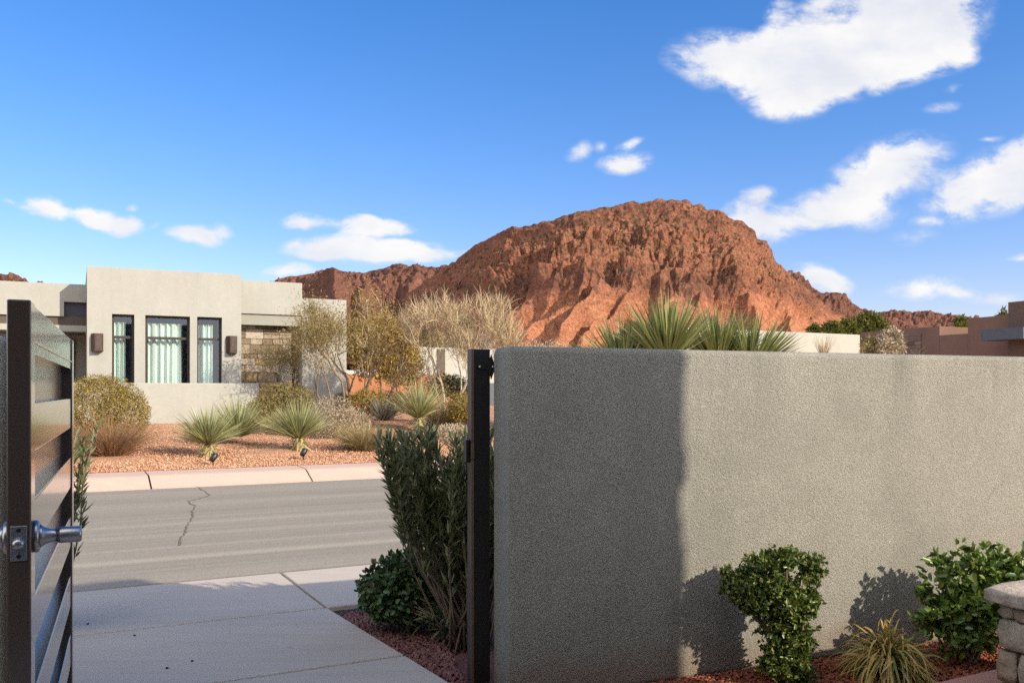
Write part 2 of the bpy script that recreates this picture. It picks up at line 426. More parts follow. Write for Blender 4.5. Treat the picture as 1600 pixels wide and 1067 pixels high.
def make_world():
    w = bpy.data.worlds.new('World'); sc.world = w; w.use_nodes = True
    t = w.node_tree; N = t.nodes; L = t.links; N.clear()
    def lk(a, b): L.new(a, b)
    def mth(op, a, b=None, c=None, clamp=False):
        k = N.new('ShaderNodeMath'); k.operation = op; k.use_clamp = clamp
        for i, v in enumerate((a, b, c)):
            if v is None: continue
            if isinstance(v, bpy.types.NodeSocket): lk(v, k.inputs[i])
            else: k.inputs[i].default_value = v
        return k.outputs[0]
    sky = N.new('ShaderNodeTexSky'); sky.sky_type = 'NISHITA'; sky.sun_disc = False
    sky.sun_elevation = SUN_EL; sky.sun_rotation = math.pi-SUN_AZ
    sky.altitude = 800; sky.air_density = 1.0; sky.dust_density = 1.1; sky.ozone_density = 2.5
    hs = N.new('ShaderNodeHueSaturation'); hs.inputs['Saturation'].default_value = 1.22; hs.inputs['Value'].default_value = 1.0
    hs.inputs['Hue'].default_value = 0.508; lk(sky.outputs[0], hs.inputs['Color'])
    bg = N.new('ShaderNodeBackground'); bg.inputs[1].default_value = 0.125; tn = N.new('ShaderNodeMix'); tn.data_type = 'RGBA'; tn.blend_type = 'MULTIPLY'; tn.inputs[0].default_value = 1
    lk(hs.outputs[0], tn.inputs[6]); tn.inputs[7].default_value = (1.0, 0.93, 0.98, 1); lk(tn.outputs[2], bg.inputs[0])
    tc = N.new('ShaderNodeTexCoord'); sp = N.new('ShaderNodeSeparateXYZ'); lk(tc.outputs['Generated'], sp.inputs[0])
    tr = N.new('ShaderNodeValToRGB'); lk(sp.outputs[2], tr.inputs[0]); el = tr.color_ramp.elements
    el.new(0.12); el.new(0.25)
    for e, (p_, c_) in zip(el, ((0.0, (1.0, 0.75, 0.83)), (0.12, (0.94, 0.82, 0.89)), (0.25, (0.78, 0.86, 0.96)), (0.42, (0.58, 0.86, 1.0)))):
        e.position = p_; e.color = (*c_, 1)
    lk(tr.outputs[0], tn.inputs[7])
    yy = mth('MAXIMUM', sp.outputs[1], 0.02)
    u = mth('DIVIDE', sp.outputs[0], yy); v = mth('DIVIDE', sp.outputs[2], yy)
    cb = N.new('ShaderNodeCombineXYZ'); lk(u, cb.inputs[0]); lk(v, cb.inputs[1])
    # clouds: soft ellipses in direction space (tangent coordinates about due north), broken up by noise
    E = [(1125, 88, 85, 48, 0, 1), (1235, 110, 105, 70, 0, 1.2), (1320, 75, 150, 80, 15, 1.3), (1440, 40, 115, 75, 15, 1.3), (1420, 95, 110, 45, 12, 1),
         (1235, 165, 65, 30, 0, .8), (1225, 18, 30, 20, 30, .5), (1290, 0, 40, 14, 10, .6), (1510, 95, 30, 14, 20, .25),
         (1385, 265, 105, 48, 18, 1), (1310, 315, 95, 34, 18, .85), (1330, 335, 90, 22, 5, .45), (1548, 285, 120, 52, 20, 1), (1620, 262, 80, 52, 15, 1),
         (1185, 352, 75, 36, -6, 1), (1187, 308, 34, 16, 5, .55), (1275, 352, 32, 10, 0, .4), (1445, 343, 30, 10, 0, .4),
         (979, 250, 50, 19, 4, .9), (903, 233, 26, 16, 25, .6), (992, 222, 28, 9, 12, .55), (940, 225, 16, 10, 10, .3),
         (588, 352, 70, 16, -4, 1.2), (540, 386, 95, 26, 4, 1.2), (630, 392, 80, 20, 0, .8), (483, 343, 46, 16, -2, .85), (735, 392, 40, 11, 10, .4), (458, 427, 46, 15, 0, .8), (590, 402, 120, 18, 0, .5),
         (72, 325, 38, 21, -8, .95), (140, 333, 46, 19, -12, .9), (195, 350, 44, 17, -6, .85), (203, 322, 16, 8, 0, .4), (247, 352, 14, 7, 20, .4), (20, 318, 26, 7, -20, .3),
         (305, 367, 48, 18, -4, .95), (345, 358, 24, 12, -20, .4), (1440, 450, 80, 22, 2, .6), (1520, 461, 90, 14, -3, .42), (1285, 440, 52, 26, -20, .85),
         (1465, 172, 32, 9, 15, .35), (1480, 145, 20, 6, 25, .25), (1595, 400, 26, 10, 5, .5), (1550, 218, 26, 6, 5, .3), (1430, 365, 50, 16, 0, .3)]
    nv = N.new('ShaderNodeTexNoise'); nv.inputs['Scale'].default_value = 11; nv.inputs['Detail'].default_value = 3; lk(cb.outputs[0], nv.inputs['Vector'])
    wv = N.new('ShaderNodeVectorMath'); wv.operation = 'SUBTRACT'; lk(nv.outputs['Color'], wv.inputs[0]); wv.inputs[1].default_value = (.5, .5, .5)
    ws = N.new('ShaderNodeVectorMath'); ws.operation = 'MULTIPLY_ADD'; lk(wv.outputs[0], ws.inputs[0]); ws.inputs[1].default_value = (0.045, 0.03, 0); lk(cb.outputs[0], ws.inputs[2])
    dens = None
    for cx, cy, rx, ry, rot, s in E:
        mp = N.new('ShaderNodeMapping'); mp.vector_type = 'TEXTURE'; lk(ws.outputs[0], mp.inputs[0])
        mp.inputs['Location'].default_value = ((cx-CX)/F, (CY-cy)/F, 0); mp.inputs['Rotation'].default_value = (0, 0, R(rot)); mp.inputs['Scale'].default_value = (rx/F*1.12, ry/F*1.12, 1)
        ln = N.new('ShaderNodeVectorMath'); ln.operation = 'LENGTH'; lk(mp.outputs[0], ln.inputs[0])
        d = mth('MULTIPLY', mth('SUBTRACT', 1.0, ln.outputs['Value'], clamp=True), s)
        dens = d if dens is None else mth('ADD', dens, d)
    def wn(scale, det, rough, sc_=(1, 1.7, 1)):
        mp = N.new('ShaderNodeMapping'); mp.inputs['Scale'].default_value = sc_; lk(ws.outputs[0], mp.inputs[0])
        k = N.new('ShaderNodeTexNoise'); k.inputs['Scale'].default_value = scale; k.inputs['Detail'].default_value = det; k.inputs['Roughness'].default_value = rough
        lk(mp.outputs[0], k.inputs['Vector']); return k.outputs['Fac']
    fine = wn(26, 10, 0.66)
    d2 = mth('ADD', dens, mth('MULTIPLY', mth('SUBTRACT', fine, 0.50), mth('MINIMUM', mth('MULTIPLY', dens, 5.0), 1.6)))
    mr = N.new('ShaderNodeMapRange'); mr.interpolation_type = 'SMOOTHSTEP'; lk(d2, mr.inputs[0]); mr.inputs[1].default_value = 0.0; mr.inputs[2].default_value = 0.66
    front = mth('GREATER_THAN', sp.outputs[1], 0.05)
    mask = mth('MULTIPLY', mth('MULTIPLY', mr.outputs[0], front), 0.97)
    # unseen broken cloud added behind the viewpoint as neutral fill light
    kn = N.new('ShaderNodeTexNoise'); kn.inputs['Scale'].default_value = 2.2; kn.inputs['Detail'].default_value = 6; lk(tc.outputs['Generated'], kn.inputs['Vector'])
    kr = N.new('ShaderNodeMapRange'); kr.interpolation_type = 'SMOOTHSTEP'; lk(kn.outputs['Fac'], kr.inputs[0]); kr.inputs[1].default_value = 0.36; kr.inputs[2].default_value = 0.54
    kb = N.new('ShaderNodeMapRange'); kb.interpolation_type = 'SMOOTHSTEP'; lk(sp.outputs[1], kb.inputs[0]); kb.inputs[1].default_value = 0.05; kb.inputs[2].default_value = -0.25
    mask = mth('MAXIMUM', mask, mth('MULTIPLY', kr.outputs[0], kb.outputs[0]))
    cr = N.new('ShaderNodeValToRGB'); lk(wn(9, 5, 0.55), cr.inputs[0])
    cr.color_ramp.elements[0].position = 0.35; cr.color_ramp.elements[0].color = (0.80, 0.82, 0.90, 1)
    cr.color_ramp.elements[1].position = 0.62; cr.color_ramp.elements[1].color = (1.0, 0.985, 0.97, 1)
    bc = N.new('ShaderNodeBackground'); lk(mth('ADD', 0.56, mth('MULTIPLY', kb.outputs[0], 0.62)), bc.inputs[1]); lk(cr.outputs[0], bc.inputs[0])  # added rear cloud brightened to strengthen the fill
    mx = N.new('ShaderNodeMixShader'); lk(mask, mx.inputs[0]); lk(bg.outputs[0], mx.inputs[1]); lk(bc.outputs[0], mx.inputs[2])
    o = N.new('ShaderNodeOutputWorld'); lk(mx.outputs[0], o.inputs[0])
make_world()
vs = sc.view_settings; vs.view_transform = 'Standard'; vs.look = 'None'; vs.gamma = 1; vs.exposure = 0.84; vs.use_curve_mapping = False
sc.cycles.use_denoising = False
sc.cycles.max_bounces = 8; sc.cycles.transparent_max_bounces = 12
sc.cycles.sample_clamp_indirect = 4.0

# ------------------------------------------------------------------ setting: ground, road, kerb, paving
def sheet(name, ring, z, mat, parent=None, sub=0):
    mb = MB(); mb.add([(x, y, z) for x, y in ring], [tuple(range(len(ring)))])
    o = mb.build(name, mat, parent); tag(o, kind='structure') if parent is None else None
    return o
def sqr(p0, p1, q0, q1):
    return [tuple(sq(p0, q0)[:2]), tuple(sq(p1, q0)[:2]), tuple(sq(p1, q1)[:2]), tuple(sq(p0, q1)[:2])]
sheet('ground', [(-4000, -400), (4000, -400), (4000, 6000), (-4000, 6000)], -0.12, M['desert'])
road = sheet('road', sqr(-60, 90, 6.49, 13.06), -0.02, M['asphalt'])
# crack across the lane: a strip of filler, jagged
def crack(pts, name):
    mb = MB(); pl = []
    for (a, b) in zip(pts[:-1], pts[1:]):
        for t in np.linspace(0, 1, 7)[:-1]:
            pl.append((a[0]+(b[0]-a[0])*t+random.uniform(-2.0, 2.0), a[1]+(b[1]-a[1])*t+random.uniform(-.5, .5)))
    P = []
    for x, y in pl:
        Y = F*1.32/(y-CY); P.append(np.array([(x-CX)/F*Y, Y, -0.016]))
    P = np.array(P); T = nrm(np.gradient(P, axis=0)); A = np.stack([-T[:, 1], T[:, 0], 0*T[:, 0]], 1)
    w = np.array([random.uniform(0.003, 0.011) for _ in P])[:, None]
    v = np.concatenate([P-A*w, P+A*w]); n = len(P)
    mb.add(v, [(i, i+1, n+i+1, n+i) for i in range(n-1)]); return mb
cm = crack([(308, 761), (322, 768), (326, 775), (312, 779), (292, 783), (304, 790), (300, 800), (303, 806), (294, 818), (290, 830), (284, 838), (281, 856)], 'x')
cm.build('road_crack', M['crack'], road)
# far kerb: moulded profile in lengths with joints
def kerb():
    prof = [(13.05, -0.06), (13.05, -0.012), (13.09, 0.0), (13.33, 0.095), (13.41, 0.125), (13.50, 0.138), (13.95, 0.15), (13.95, -0.06)]
    def along(px, q):   # street coordinate seen in column px at distance q
        k = Q[0]*(px-CX)/F+Q[1]; Y = q/k; return S[0]*(px-CX)/F*Y+S[1]*Y
    j0 = along(236, 13.1); j1 = along(487, 13.1); step = (j1-j0)
    js = [j0+step*k*1.0 for k in range(-14, 22)]
    mb = MB()
    for a, b in zip(js[:-1], js[1:]):
        a2, b2 = a+0.012, b-0.012
        v = [sq(a2, q, z) for q, z in prof]+[sq(b2, q, z) for q, z in prof]; n = len(prof)
        f = [(i, (i+1) % n, n+(i+1) % n, n+i) for i in range(n)]+[tuple(range(n-1, -1, -1)), tuple(range(n, 2*n))]
        mb.add(v, f)
    o = mb.build('kerb', M['kerb']); tag(o, kind='structure')
    mb = MB()
    v = [sq(js[0], q+0.02, z-0.02) for q, z in prof]+[sq(js[-1], q+0.02, z-0.02) for q, z in prof]
    mb.add(v, [(i, i+1, n+i+1, n+i) for i in range(n-1)])
    o2 = mb.build('kerb_joints', M['joint'], o)
kerb()
# near paving
K1 = np.array([-1.122, 5.417]); EDGE = nrm(np.array([0.851, -1.417]))
def paving():
    mb = MB(); g = 0.010; z0, z1 = -0.10, 0.0
    pj = 1.526
    for k in range(-8, 12):     # sidewalk strip beside the road
        a, b = pj+2.9*k, pj+2.9*(k+1)
        mb.prism(sqr(a+g, b-g, 5.31+g, 6.48), z0, z1)
    # walkway slabs between the edge line and a parallel left edge
    def edge_at(q):
        t = (q-(Q@K1))/(Q@EDGE); return K1+EDGE*t
    qs = [5.31, 4.17, 3.03, 1.89, 0.75, -0.39, -1.5]
    for qa, qb in zip(qs[:-1], qs[1:]):
        ra, rb = edge_at(qa-g), edge_at(qb+g)
        la, lb = ra-S*3.1, rb-S*3.1
        mb.prism([tuple(lb), tuple(rb), tuple(ra), tuple(la)], z0, z1)
    o = mb.build('walkway', M['walk'], None, bevel=0.008); tag(o, kind='structure')
    mb = MB(); mb.add([(*p, -0.03) for p in sqr(-30, 40, 5.2, 6.48)], [(0, 1, 2, 3)])
    a, b = edge_at(5.31), edge_at(-1.5)
    mb.add([(*(b-S*3.1), -0.034), (*b, -0.034), (*a, -0.034), (*(a-S*3.1), -0.034)], [(0, 1, 2, 3)])
    mb.build('walkway_joints', M['joint'], o)
    return edge_at
edge_at = paving()

# walls on the near side
WA = np.array([-0.0137, 3.83]); WU = nrm(np.array([2.878, 1.18])); WN = np.array([-WU[1], WU[0]])   # WN points away from the camera
WT = 1.497
# planting bed between the walkway and the wall (outside), mulch bed inside
e0, e1 = edge_at(5.31), edge_at(2.9)
sheet('gravel_strip', [tuple(e1), tuple(WA+WN*0.12), tuple(WA+WU*14+WN*0.12), tuple(sq(14, 5.30)[:2]), tuple(e0)], -0.045, M['lava_base'])
pe = np.array([1.98, 4.07])     # near path edge
sheet('mulch_bed', [tuple(e1+S*0.0), tuple(pe-S*4), tuple(pe+S*10), tuple(WA+WU*14+WN*0.1), tuple(WA+WN*0.1)], -0.030, M['mulch_base'])
sheet('left_bed', [tuple(edge_at(5.31)-S*3.1), tuple(edge_at(1.0)-S*3.1), tuple(edge_at(1.0)-S*12), tuple(edge_at(5.31)-S*12)], -0.045, M['lava_base'])
mb = MB(); a = pe; b = pe+S*10; c = b-Q*1.4; d = pe-S*0.42-Q*1.4; a = pe-S*0.42
mb.prism([tuple(d), tuple(c), tuple(b), tuple(a)], -0.1, -0.004)
tag(mb.build('path', M['path'], None, bevel=0.01), kind='structure')

# loose rocks: octahedra-like chips, one object per bed
def chips(n, sampler, size, z, flat=(0.5, 0.9)):
    P = sampler(n); k = len(P)
    base = np.array([[1, 0, 0], [0, 1, 0], [-1, 0, 0], [0, -1, 0], [0, 0, 1], [0, 0, -1]], float)
    v = np.repeat(base[None], k, 0)*RNG.uniform(0.55, 1.25, (k, 6, 1))
    s = RNG.uniform(size[0], size[1], (k, 1, 1)); v = v*s*np.stack([RNG.uniform(.7, 1.3, k), RNG.uniform(.6, 1.0, k), RNG.uniform(flat[0], flat[1], k)], 1)[:, None]
    a = RNG.uniform(0, 6.28, k); ca, sa = np.cos(a)[:, None], np.sin(a)[:, None]
    tl = RNG.normal(0, 0.35, k)[:, None]
    x, y, zz = v[..., 0], v[..., 1], v[..., 2]; zz = zz+x*tl
    v = np.stack([x*ca-y*sa, x*sa+y*ca, zz], -1)
    zc = z(P) if callable(z) else np.full(k, z)
    v = v+np.concatenate([P, zc[:, None]], 1)[:, None]
    f = np.array([[0, 1, 4], [1, 2, 4], [2, 3, 4], [3, 0, 4], [1, 0, 5], [2, 1, 5], [3, 2, 5], [0, 3, 5]])
    return v.reshape(-1, 3), (f[None]+(np.arange(k)*6)[:, None, None]).reshape(-1, 3)
def in_poly(P, poly):
    x, y = P[:, 0], P[:, 1]; ins = np.zeros(len(P), bool); n = len(poly)
    for i in range(n):
        x0, y0 = poly[i]; x1, y1 = poly[(i+1) % n]
        c = ((y0 > y) != (y1 > y)) & (x < (x1-x0)*(y-y0)/(y1-y0+1e-12)+x0); ins ^= c
    return ins
def poly_sampler(poly):
    poly = [tuple(p) for p in poly]; A = np.array(poly)
    def f(n):
        P = np.stack([RNG.uniform(A[:, 0].min(), A[:, 0].max(), n*3), RNG.uniform(A[:, 1].min(), A[:, 1].max(), n*3)], 1)
        return P[in_poly(P, poly)][:n]
    return f
v, f = chips(7500, poly_sampler([e1+S*0.02, WA+WN*0.2-WU*0.1, WA+WU*0.2+WN*1.9, e0+S*1.5, e0+S*0.02]), (0.008, 0.017), -0.036)
tag(make_obj('lava_rocks', v, f, M['lava']), 'purple red crushed lava rock beside the concrete walkway', 'gravel', kind='stuff')
v, f = chips(15000, poly_sampler([WA+WU*0.3-WN*0.015, WA+WU*0.4-WN*1.2, pe-S*0.43-Q*0.3, pe-S*0.43+Q*0.005, pe+S*1.5+Q*0.005, WA+WU*3.7-WN*0.015]), (0.006, 0.015), -0.022, (0.3, 0.7))
tag(make_obj('mulch', v, f, M['mulch']), 'red brown crushed mulch along the foot of the stucco wall', 'mulch', kind='stuff')

# gravel yard across the street: gently rising terrain
def yard():
    ps = np.linspace(-24, 60, 240); qs = np.concatenate([np.linspace(13.93, 24, 60), np.linspace(25, 140, 40)])
    PP, QQ = np.meshgrid(ps, qs); Z = bed_z(QQ)-0.006+0.035*np.clip((QQ-14.1)*2, 0, 1)*fbm(PP*0.7, QQ*0.7, 3, 3)
    V = S[None]*PP.reshape(-1, 1)+Q[None]*QQ.reshape(-1, 1)
    v = np.concatenate([V, Z.reshape(-1, 1)], 1); n, m = PP.shape
    i = np.arange(n*m).reshape(n, m)
    f = np.stack([i[:-1, :-1], i[:-1, 1:], i[1:, 1:], i[1:, :-1]], -1).reshape(-1, 4)
    tag(make_obj('gravel_yard', v, f, M['gravel'], None, True), kind='structure')
    def smp(k):
        p = RNG.uniform(-4, 10, k); q = 13.98+RNG.exponential(1.9, k)
        ok = q < 21; p, q = p[ok], q[ok]
        return np.stack([p*S[0]+q*Q[0], p*S[1]+q*Q[1]], 1)
    v, f = chips(32000, smp, (0.009, 0.025), lambda P: bed_z(P@Q)+0.004)
    tag(make_obj('loose_gravel', v, f, M['pebble']), 'loose tan and red gravel covering the yard across the street', 'gravel', kind='stuff')
yard()

def wall_run(name, a, b, th, z0, z1, mat, label, radius=0.03):
    d = nrm(b-a); n = np.array([-d[1], d[0]])
    t = thing(name, (*a, 0), label, 'wall')
    mb = MB(); mb.prism([tuple(a), tuple(b), tuple(b+n*th), tuple(a+n*th)], z0, z1)
    mb.build('wall_panel', mat, t, True, radius, 4)
    return t, d, n
t, d, n = wall_run('garden_wall', WA, WA+WU*13, 0.2, -0.04, WT, M['wall'], 'long grey rough stucco garden wall right of the gate, half shaded')
mb = MB(); mb.prism([tuple(WA+WU*0.03+WN*0.02), tuple(WA+WU*13+WN*0.02), tuple(WA+WU*13+WN*0.18), tuple(WA+WU*0.03+WN*0.18)], -0.2, -0.03); mb.build('footing', M['mortar'], t)
LW = WA-WU*1.86
wall_run('garden_wall', LW-WU*7, LW-WU*0.02, 0.2, -0.1, WT, M['wall'], 'shaded grey stucco wall behind the open gate at the left edge')

# ------------------------------------------------------------------ gate
def gate():
    GR = np.array([-1.0, 1.863]); g = nrm(np.array([-0.394, 0.919])); p = np.array([g[1], -g[0]])
    TOP, LEN, TH = 1.491, 1.60, 0.045
    t = thing('garden_gate', (*GR, 0.06), 'open black glossy steel slat gate with nickel knob', 'gate')
    def bar(mb, s0, s1, z0, z1, th0=0.0, th1=TH):
        a = GR+g*s0-p*th0; b = GR+g*s1-p*th0
        mb.prism([tuple(a), tuple(b), tuple(b-p*(th1-th0)), tuple(a-p*(th1-th0))], z0, z1)
    for s0 in (0.0, LEN-0.09):
        mb = MB(); bar(mb, s0, s0+0.09, 0.06, TOP); mb.build('stile', M['gate'], t, False, 0.004, 3)
    zt = TOP-0.002
    for k in range(7):
        mb = MB(); bar(mb, 0.0915, LEN-0.0915, zt-0.107, zt, 0.004, TH-0.004)
        if k == 0: bar(mb, 0.0915, LEN-0.0915, zt-0.083, zt-0.078, 0.001, 0.004)
        mb.build('rail', M['gate'], t, False, 0.003, 2); zt -= 0.213
    mb = MB(); bar(mb, 0.0915, LEN-0.0915, 0.10, TOP-0.03, 0.034, 0.038); mb.build('panel', M['panel'], t)
    # latch on the edge face
    e = np.array([*(-g), 0]); zl = EYE-(849-CY)/F*1.85
    c = np.array([*(GR-p*TH*0.5), zl])
    P3 = np.array([*p, 0])
    mb = MB(); mb.box(c-P3*0.0155+e*0.0005-np.array([0, 0, 0.036]), P3*0.031, e*0.0025, np.array([0, 0, 0.072]))
    lp = mb.build('latch_plate', M['plate'], t, False, 0.002, 2)
    mb = MB(); mb.tube([c+e*0.003, c+e*0.016, c+e*0.020], [0.011, 0.011, 0.006], 20); mb.build('latch_bolt', M['nickel'], lp, True)
    for dz in (0.027, -0.027):
        mb = MB(); q = c+np.array([0, 0, dz]); mb.tube([q+e*0.002, q+e*0.0042], [0.005, 0.004], 14); mb.build('screw', M['black'], lp)
    # knobs both sides
    s0 = 0.062; k0 = np.array([*(GR+g*s0), zl+0.004])
    for side in (1, -1):
        o = k0 if side == 1 else k0-P3*TH
        def lathe(prof, n=28):
            mb = MB(); mb.tube([o+P3*side*h for h, r in prof], [r for h, r in prof], n); return mb
        rs = lathe([(0.0, 0.034), (0.008, 0.0345), (0.0115, 0.031), (0.012, 0.02)]).build('rosette', M['nickel'], t, True)
        lathe([(0.011, 0.026), (0.018, 0.021), (0.028, 0.016), (0.040, 0.0135), (0.046, 0.0140), (0.0465, 0.0165), (0.052, 0.0175), (0.088, 0.0175), (0.092, 0.015), (0.093, 0.006)]).build('knob', M['nickel'], rs, True)
    # hinges at the far stile
    for z in (0.35, 1.25):
        mb = MB(); q = np.array([*(GR+g*(LEN+0.008)-p*0.03), z]); mb.tube([q, q+np.array([0, 0, 0.09])], [0.009, 0.009], 10); mb.build('hinge', M['black'], t)
gate()

def jamb():
    base = np.array([-0.175, 3.97]); u = WU; n = WN
    base = np.array([(737-CX)/F*3.98, 3.98])
    t = thing('gate_post', (*base, 0), 'black square steel gate post fixed to the end of the stucco wall', 'post')
    w = 0.088; top = 1.491
    mb = MB(); mb.prism([tuple(base), tuple(base+u*w), tuple(base+u*w+n*0.06), tuple(base+n*0.06)], 0, top); mb.build('post', M['black'], t, False, 0.004, 3)
    mb = MB(); mb.prism([tuple(base-u*0.004-n*0.001), tuple(base+u*0.009-n*0.001), tuple(base+u*0.009-n*0.0045), tuple(base-u*0.004-n*0.0045)], 0.0, top-0.004); mb.build('lit_edge_strip', M['copper_edge'], t)  # lighter strip paints the post's lit left face
    # strap bracket onto the wall end
    zc = 1.3+(612-573)/F*3.98; u3 = np.array([*u, 0]); n3 = np.array([*n, 0]); z3 = np.array([0, 0, 1.0])
    o = np.array([*base, zc])-n3*0.006
    mb = MB(); ring = [(0.03, -0.010), (0.075, -0.012), (0.092, -0.055), (0.112, 0.0), (0.092, 0.055), (0.075, 0.012), (0.03, 0.010), (0.024, 0)]
    nn = len(ring); v = [o+u3*a+z3*b for a, b in ring]+[o+u3*a+z3*b+n3*0.004 for a, b in ring]
    mb.add(v, [tuple(range(nn)), tuple(range(2*nn-1, nn-1, -1))]+[(i, nn+i, nn+(i+1) % nn, (i+1) % nn) for i in range(nn)])
    br = mb.build('bracket', M['black'], t)
    for a in (0.036, 0.098):
        mb = MB(); q = o+u3*a; mb.tube([q, q-n3*0.005, q-n3*0.007], [0.006, 0.0055, 0.002], 12); mb.build('bolt', M['plate'], br, True)
    # strike: steel plate with a black box behind
    zs = 1.3-(705-612)/F*3.98; o = np.array([*base, zs])
    mb = MB(); mb.box(o-u3*0.022-z3*0.05+n3*0.012, u3*0.020, n3*0.04, z3*0.10); mb.build('strike_box', M['black'], t, False, 0.003)
    mb = MB(); mb.box(o-u3*0.006-z3*0.032-n3*0.0075, u3*0.016, n3*0.0025, z3*0.064); mb.build('strike_plate', M['copper_edge'], t, False, 0.001)
jamb()

# ------------------------------------------------------------------ stone pillar (low) at lower right
def rough_block(mb, o, a, b, c, j=0.008, k=3, mi=0):
    """box with faces subdivided and pushed about: o origin, a b c edge vectors"""
    o, a, b, c = [np.asarray(t, float) for t in (o, a, b, c)]
    n = k+1; idx = {}; vs = []
    def V(i, jj, l):
        key = (i, jj, l)
        if key not in idx:
            p = o+a*i/k+b*jj/k+c*l/k
            inner = sum(0 < q < k for q in key)
            ctr = o+(a+b+c)/2
            if inner <= 1: p = p+(ctr-p)*(0.05 if inner == 1 else 0.09)
            p = p+RNG.normal(0, j, 3)*(1 if inner >= 1 else 0.6)
            idx[key] = len(vs); vs.append(p)
        return idx[key]
    fs = []
    for i in range(k):
        for jj in range(k):
            fs += [(V(i, jj, 0), V(i, jj+1, 0), V(i+1, jj+1, 0), V(i+1, jj, 0)), (V(i, jj, k), V(i+1, jj, k), V(i+1, jj+1, k), V(i, jj+1, k)),
                   (V(i, 0, jj), V(i+1, 0, jj), V(i+1, 0, jj+1), V(i, 0, jj+1)), (V(i, k, jj), V(i, k, jj+1), V(i+1, k, jj+1), V(i+1, k, jj)),
                   (V(0, i, jj), V(0, i, jj+1), V(0, i+1, jj+1), V(0, i+1, jj)), (V(k, i, jj), V(k, i+1, jj), V(k, i+1, jj+1), V(k, i, jj+1))]
    mb.add(vs, fs, mi)
def pillar():
    c0 = np.array([1.942, 3.75]); zt = 0.488      # cap corner (far left)
    u3 = np.array([*S, 0]); w3 = np.array([*(-Q), 0]); z3 = np.array([0, 0, 1.0])
    o = np.array([*c0, 0])
    t = thing('stone_pillar', (*c0, 0), 'low stacked stone pillar with a flat pale capstone at right edge', 'pillar')
    mb = MB(); rough_block(mb, o+z3*(zt-0.062), u3*1.0, w3*0.62, z3*0.062, 0.0025, 8)
    mb.build('capstone', M['cap'], t, True)
    ov = 0.055; mb = MB(); i = o+u3*(ov+0.03)+w3*(ov+0.03)-z3*0.02
    mb.box(i, u3*(1.0-2*ov-0.06), w3*(0.62-2*ov-0.06), z3*(zt-0.05)); mb.build('core', M['mortar'], t)
    mb = MB()
    hs = [0.060, 0.125, 0.135, 0.120, 0.10]; z = zt-0.066
    L, W = 1.0-2*ov, 0.62-2*ov
    for r, h in enumerate(hs):
        if z-h < -0.09: h = z+0.09
        # left face courses (normal -u), running along w
        xs = [0.0]; first = [0.07, 0.30, 0.09, 0.24, 0.08][r]
        xs.append(first)
        while xs[-1] < W-0.12: xs.append(min(W, xs[-1]+random.uniform(0.16, 0.3)))
        xs[-1] = W
        for a, b in zip(xs[:-1], xs[1:]):
            pr = random.uniform(-0.008, 0.012)
            rough_block(mb, o+u3*(ov-pr)+w3*(ov+a+0.004)+z3*(z-h+0.004), u3*0.05, w3*(b-a-0.008), z3*(h-0.008), 0.004, 4)
        # far face and near face
        for side in (0, 1):
            xs = [0.055]
            while xs[-1] < L-0.15: xs.append(min(L, xs[-1]+random.uniform(0.16, 0.32)))
            xs[-1] = L
            for a, b in zip(xs[:-1], xs[1:]):
                oo = o+u3*(ov+a+0.004)+w3*(ov if side == 0 else ov+W-0.05)+z3*(z-h+0.004)
                rough_block(mb, oo, u3*(b-a-0.008), w3*0.05, z3*(h-0.008), 0.004, 3)
        z -= h
    mb.build('stonework', M['pillarstone'], t, True)
pillar()

# ------------------------------------------------------------------ house across the street
HU = np.array([math.cos(R(26)), math.sin(R(26))]); HN = np.array([HU[1], -HU[0]])      # HN toward the street
kq = Q[0]*(136-CX)/F+Q[1]; HY = 22.3/kq
H0 = np.array([(136-CX)/F*HY, HY])
def hU(px, off=0.0):
    o = H0+HN*off; r = (px-CX)/F       # o + HU*u : x = r*y
    return (r*o[1]-o[0])/(HU[0]-r*HU[1])
def hP(u, w, z): p = H0+HU*u+HN*w; return np.array([p[0], p[1], z])
def hZ(px, py, off=0.0):
    p = hP(hU(px, off), off, 0); return EYE-(py-CY)/F*p[1]
def block(mb, u0, u1, w0, w1, z0, z1):
    ring = [tuple(hP(u0, w0, 0)[:2]), tuple(hP(u0, w1, 0)[:2]), tuple(hP(u1, w1, 0)[:2]), tuple(hP(u1, w0, 0)[:2])]
    mb.prism(ring, z0, z1)
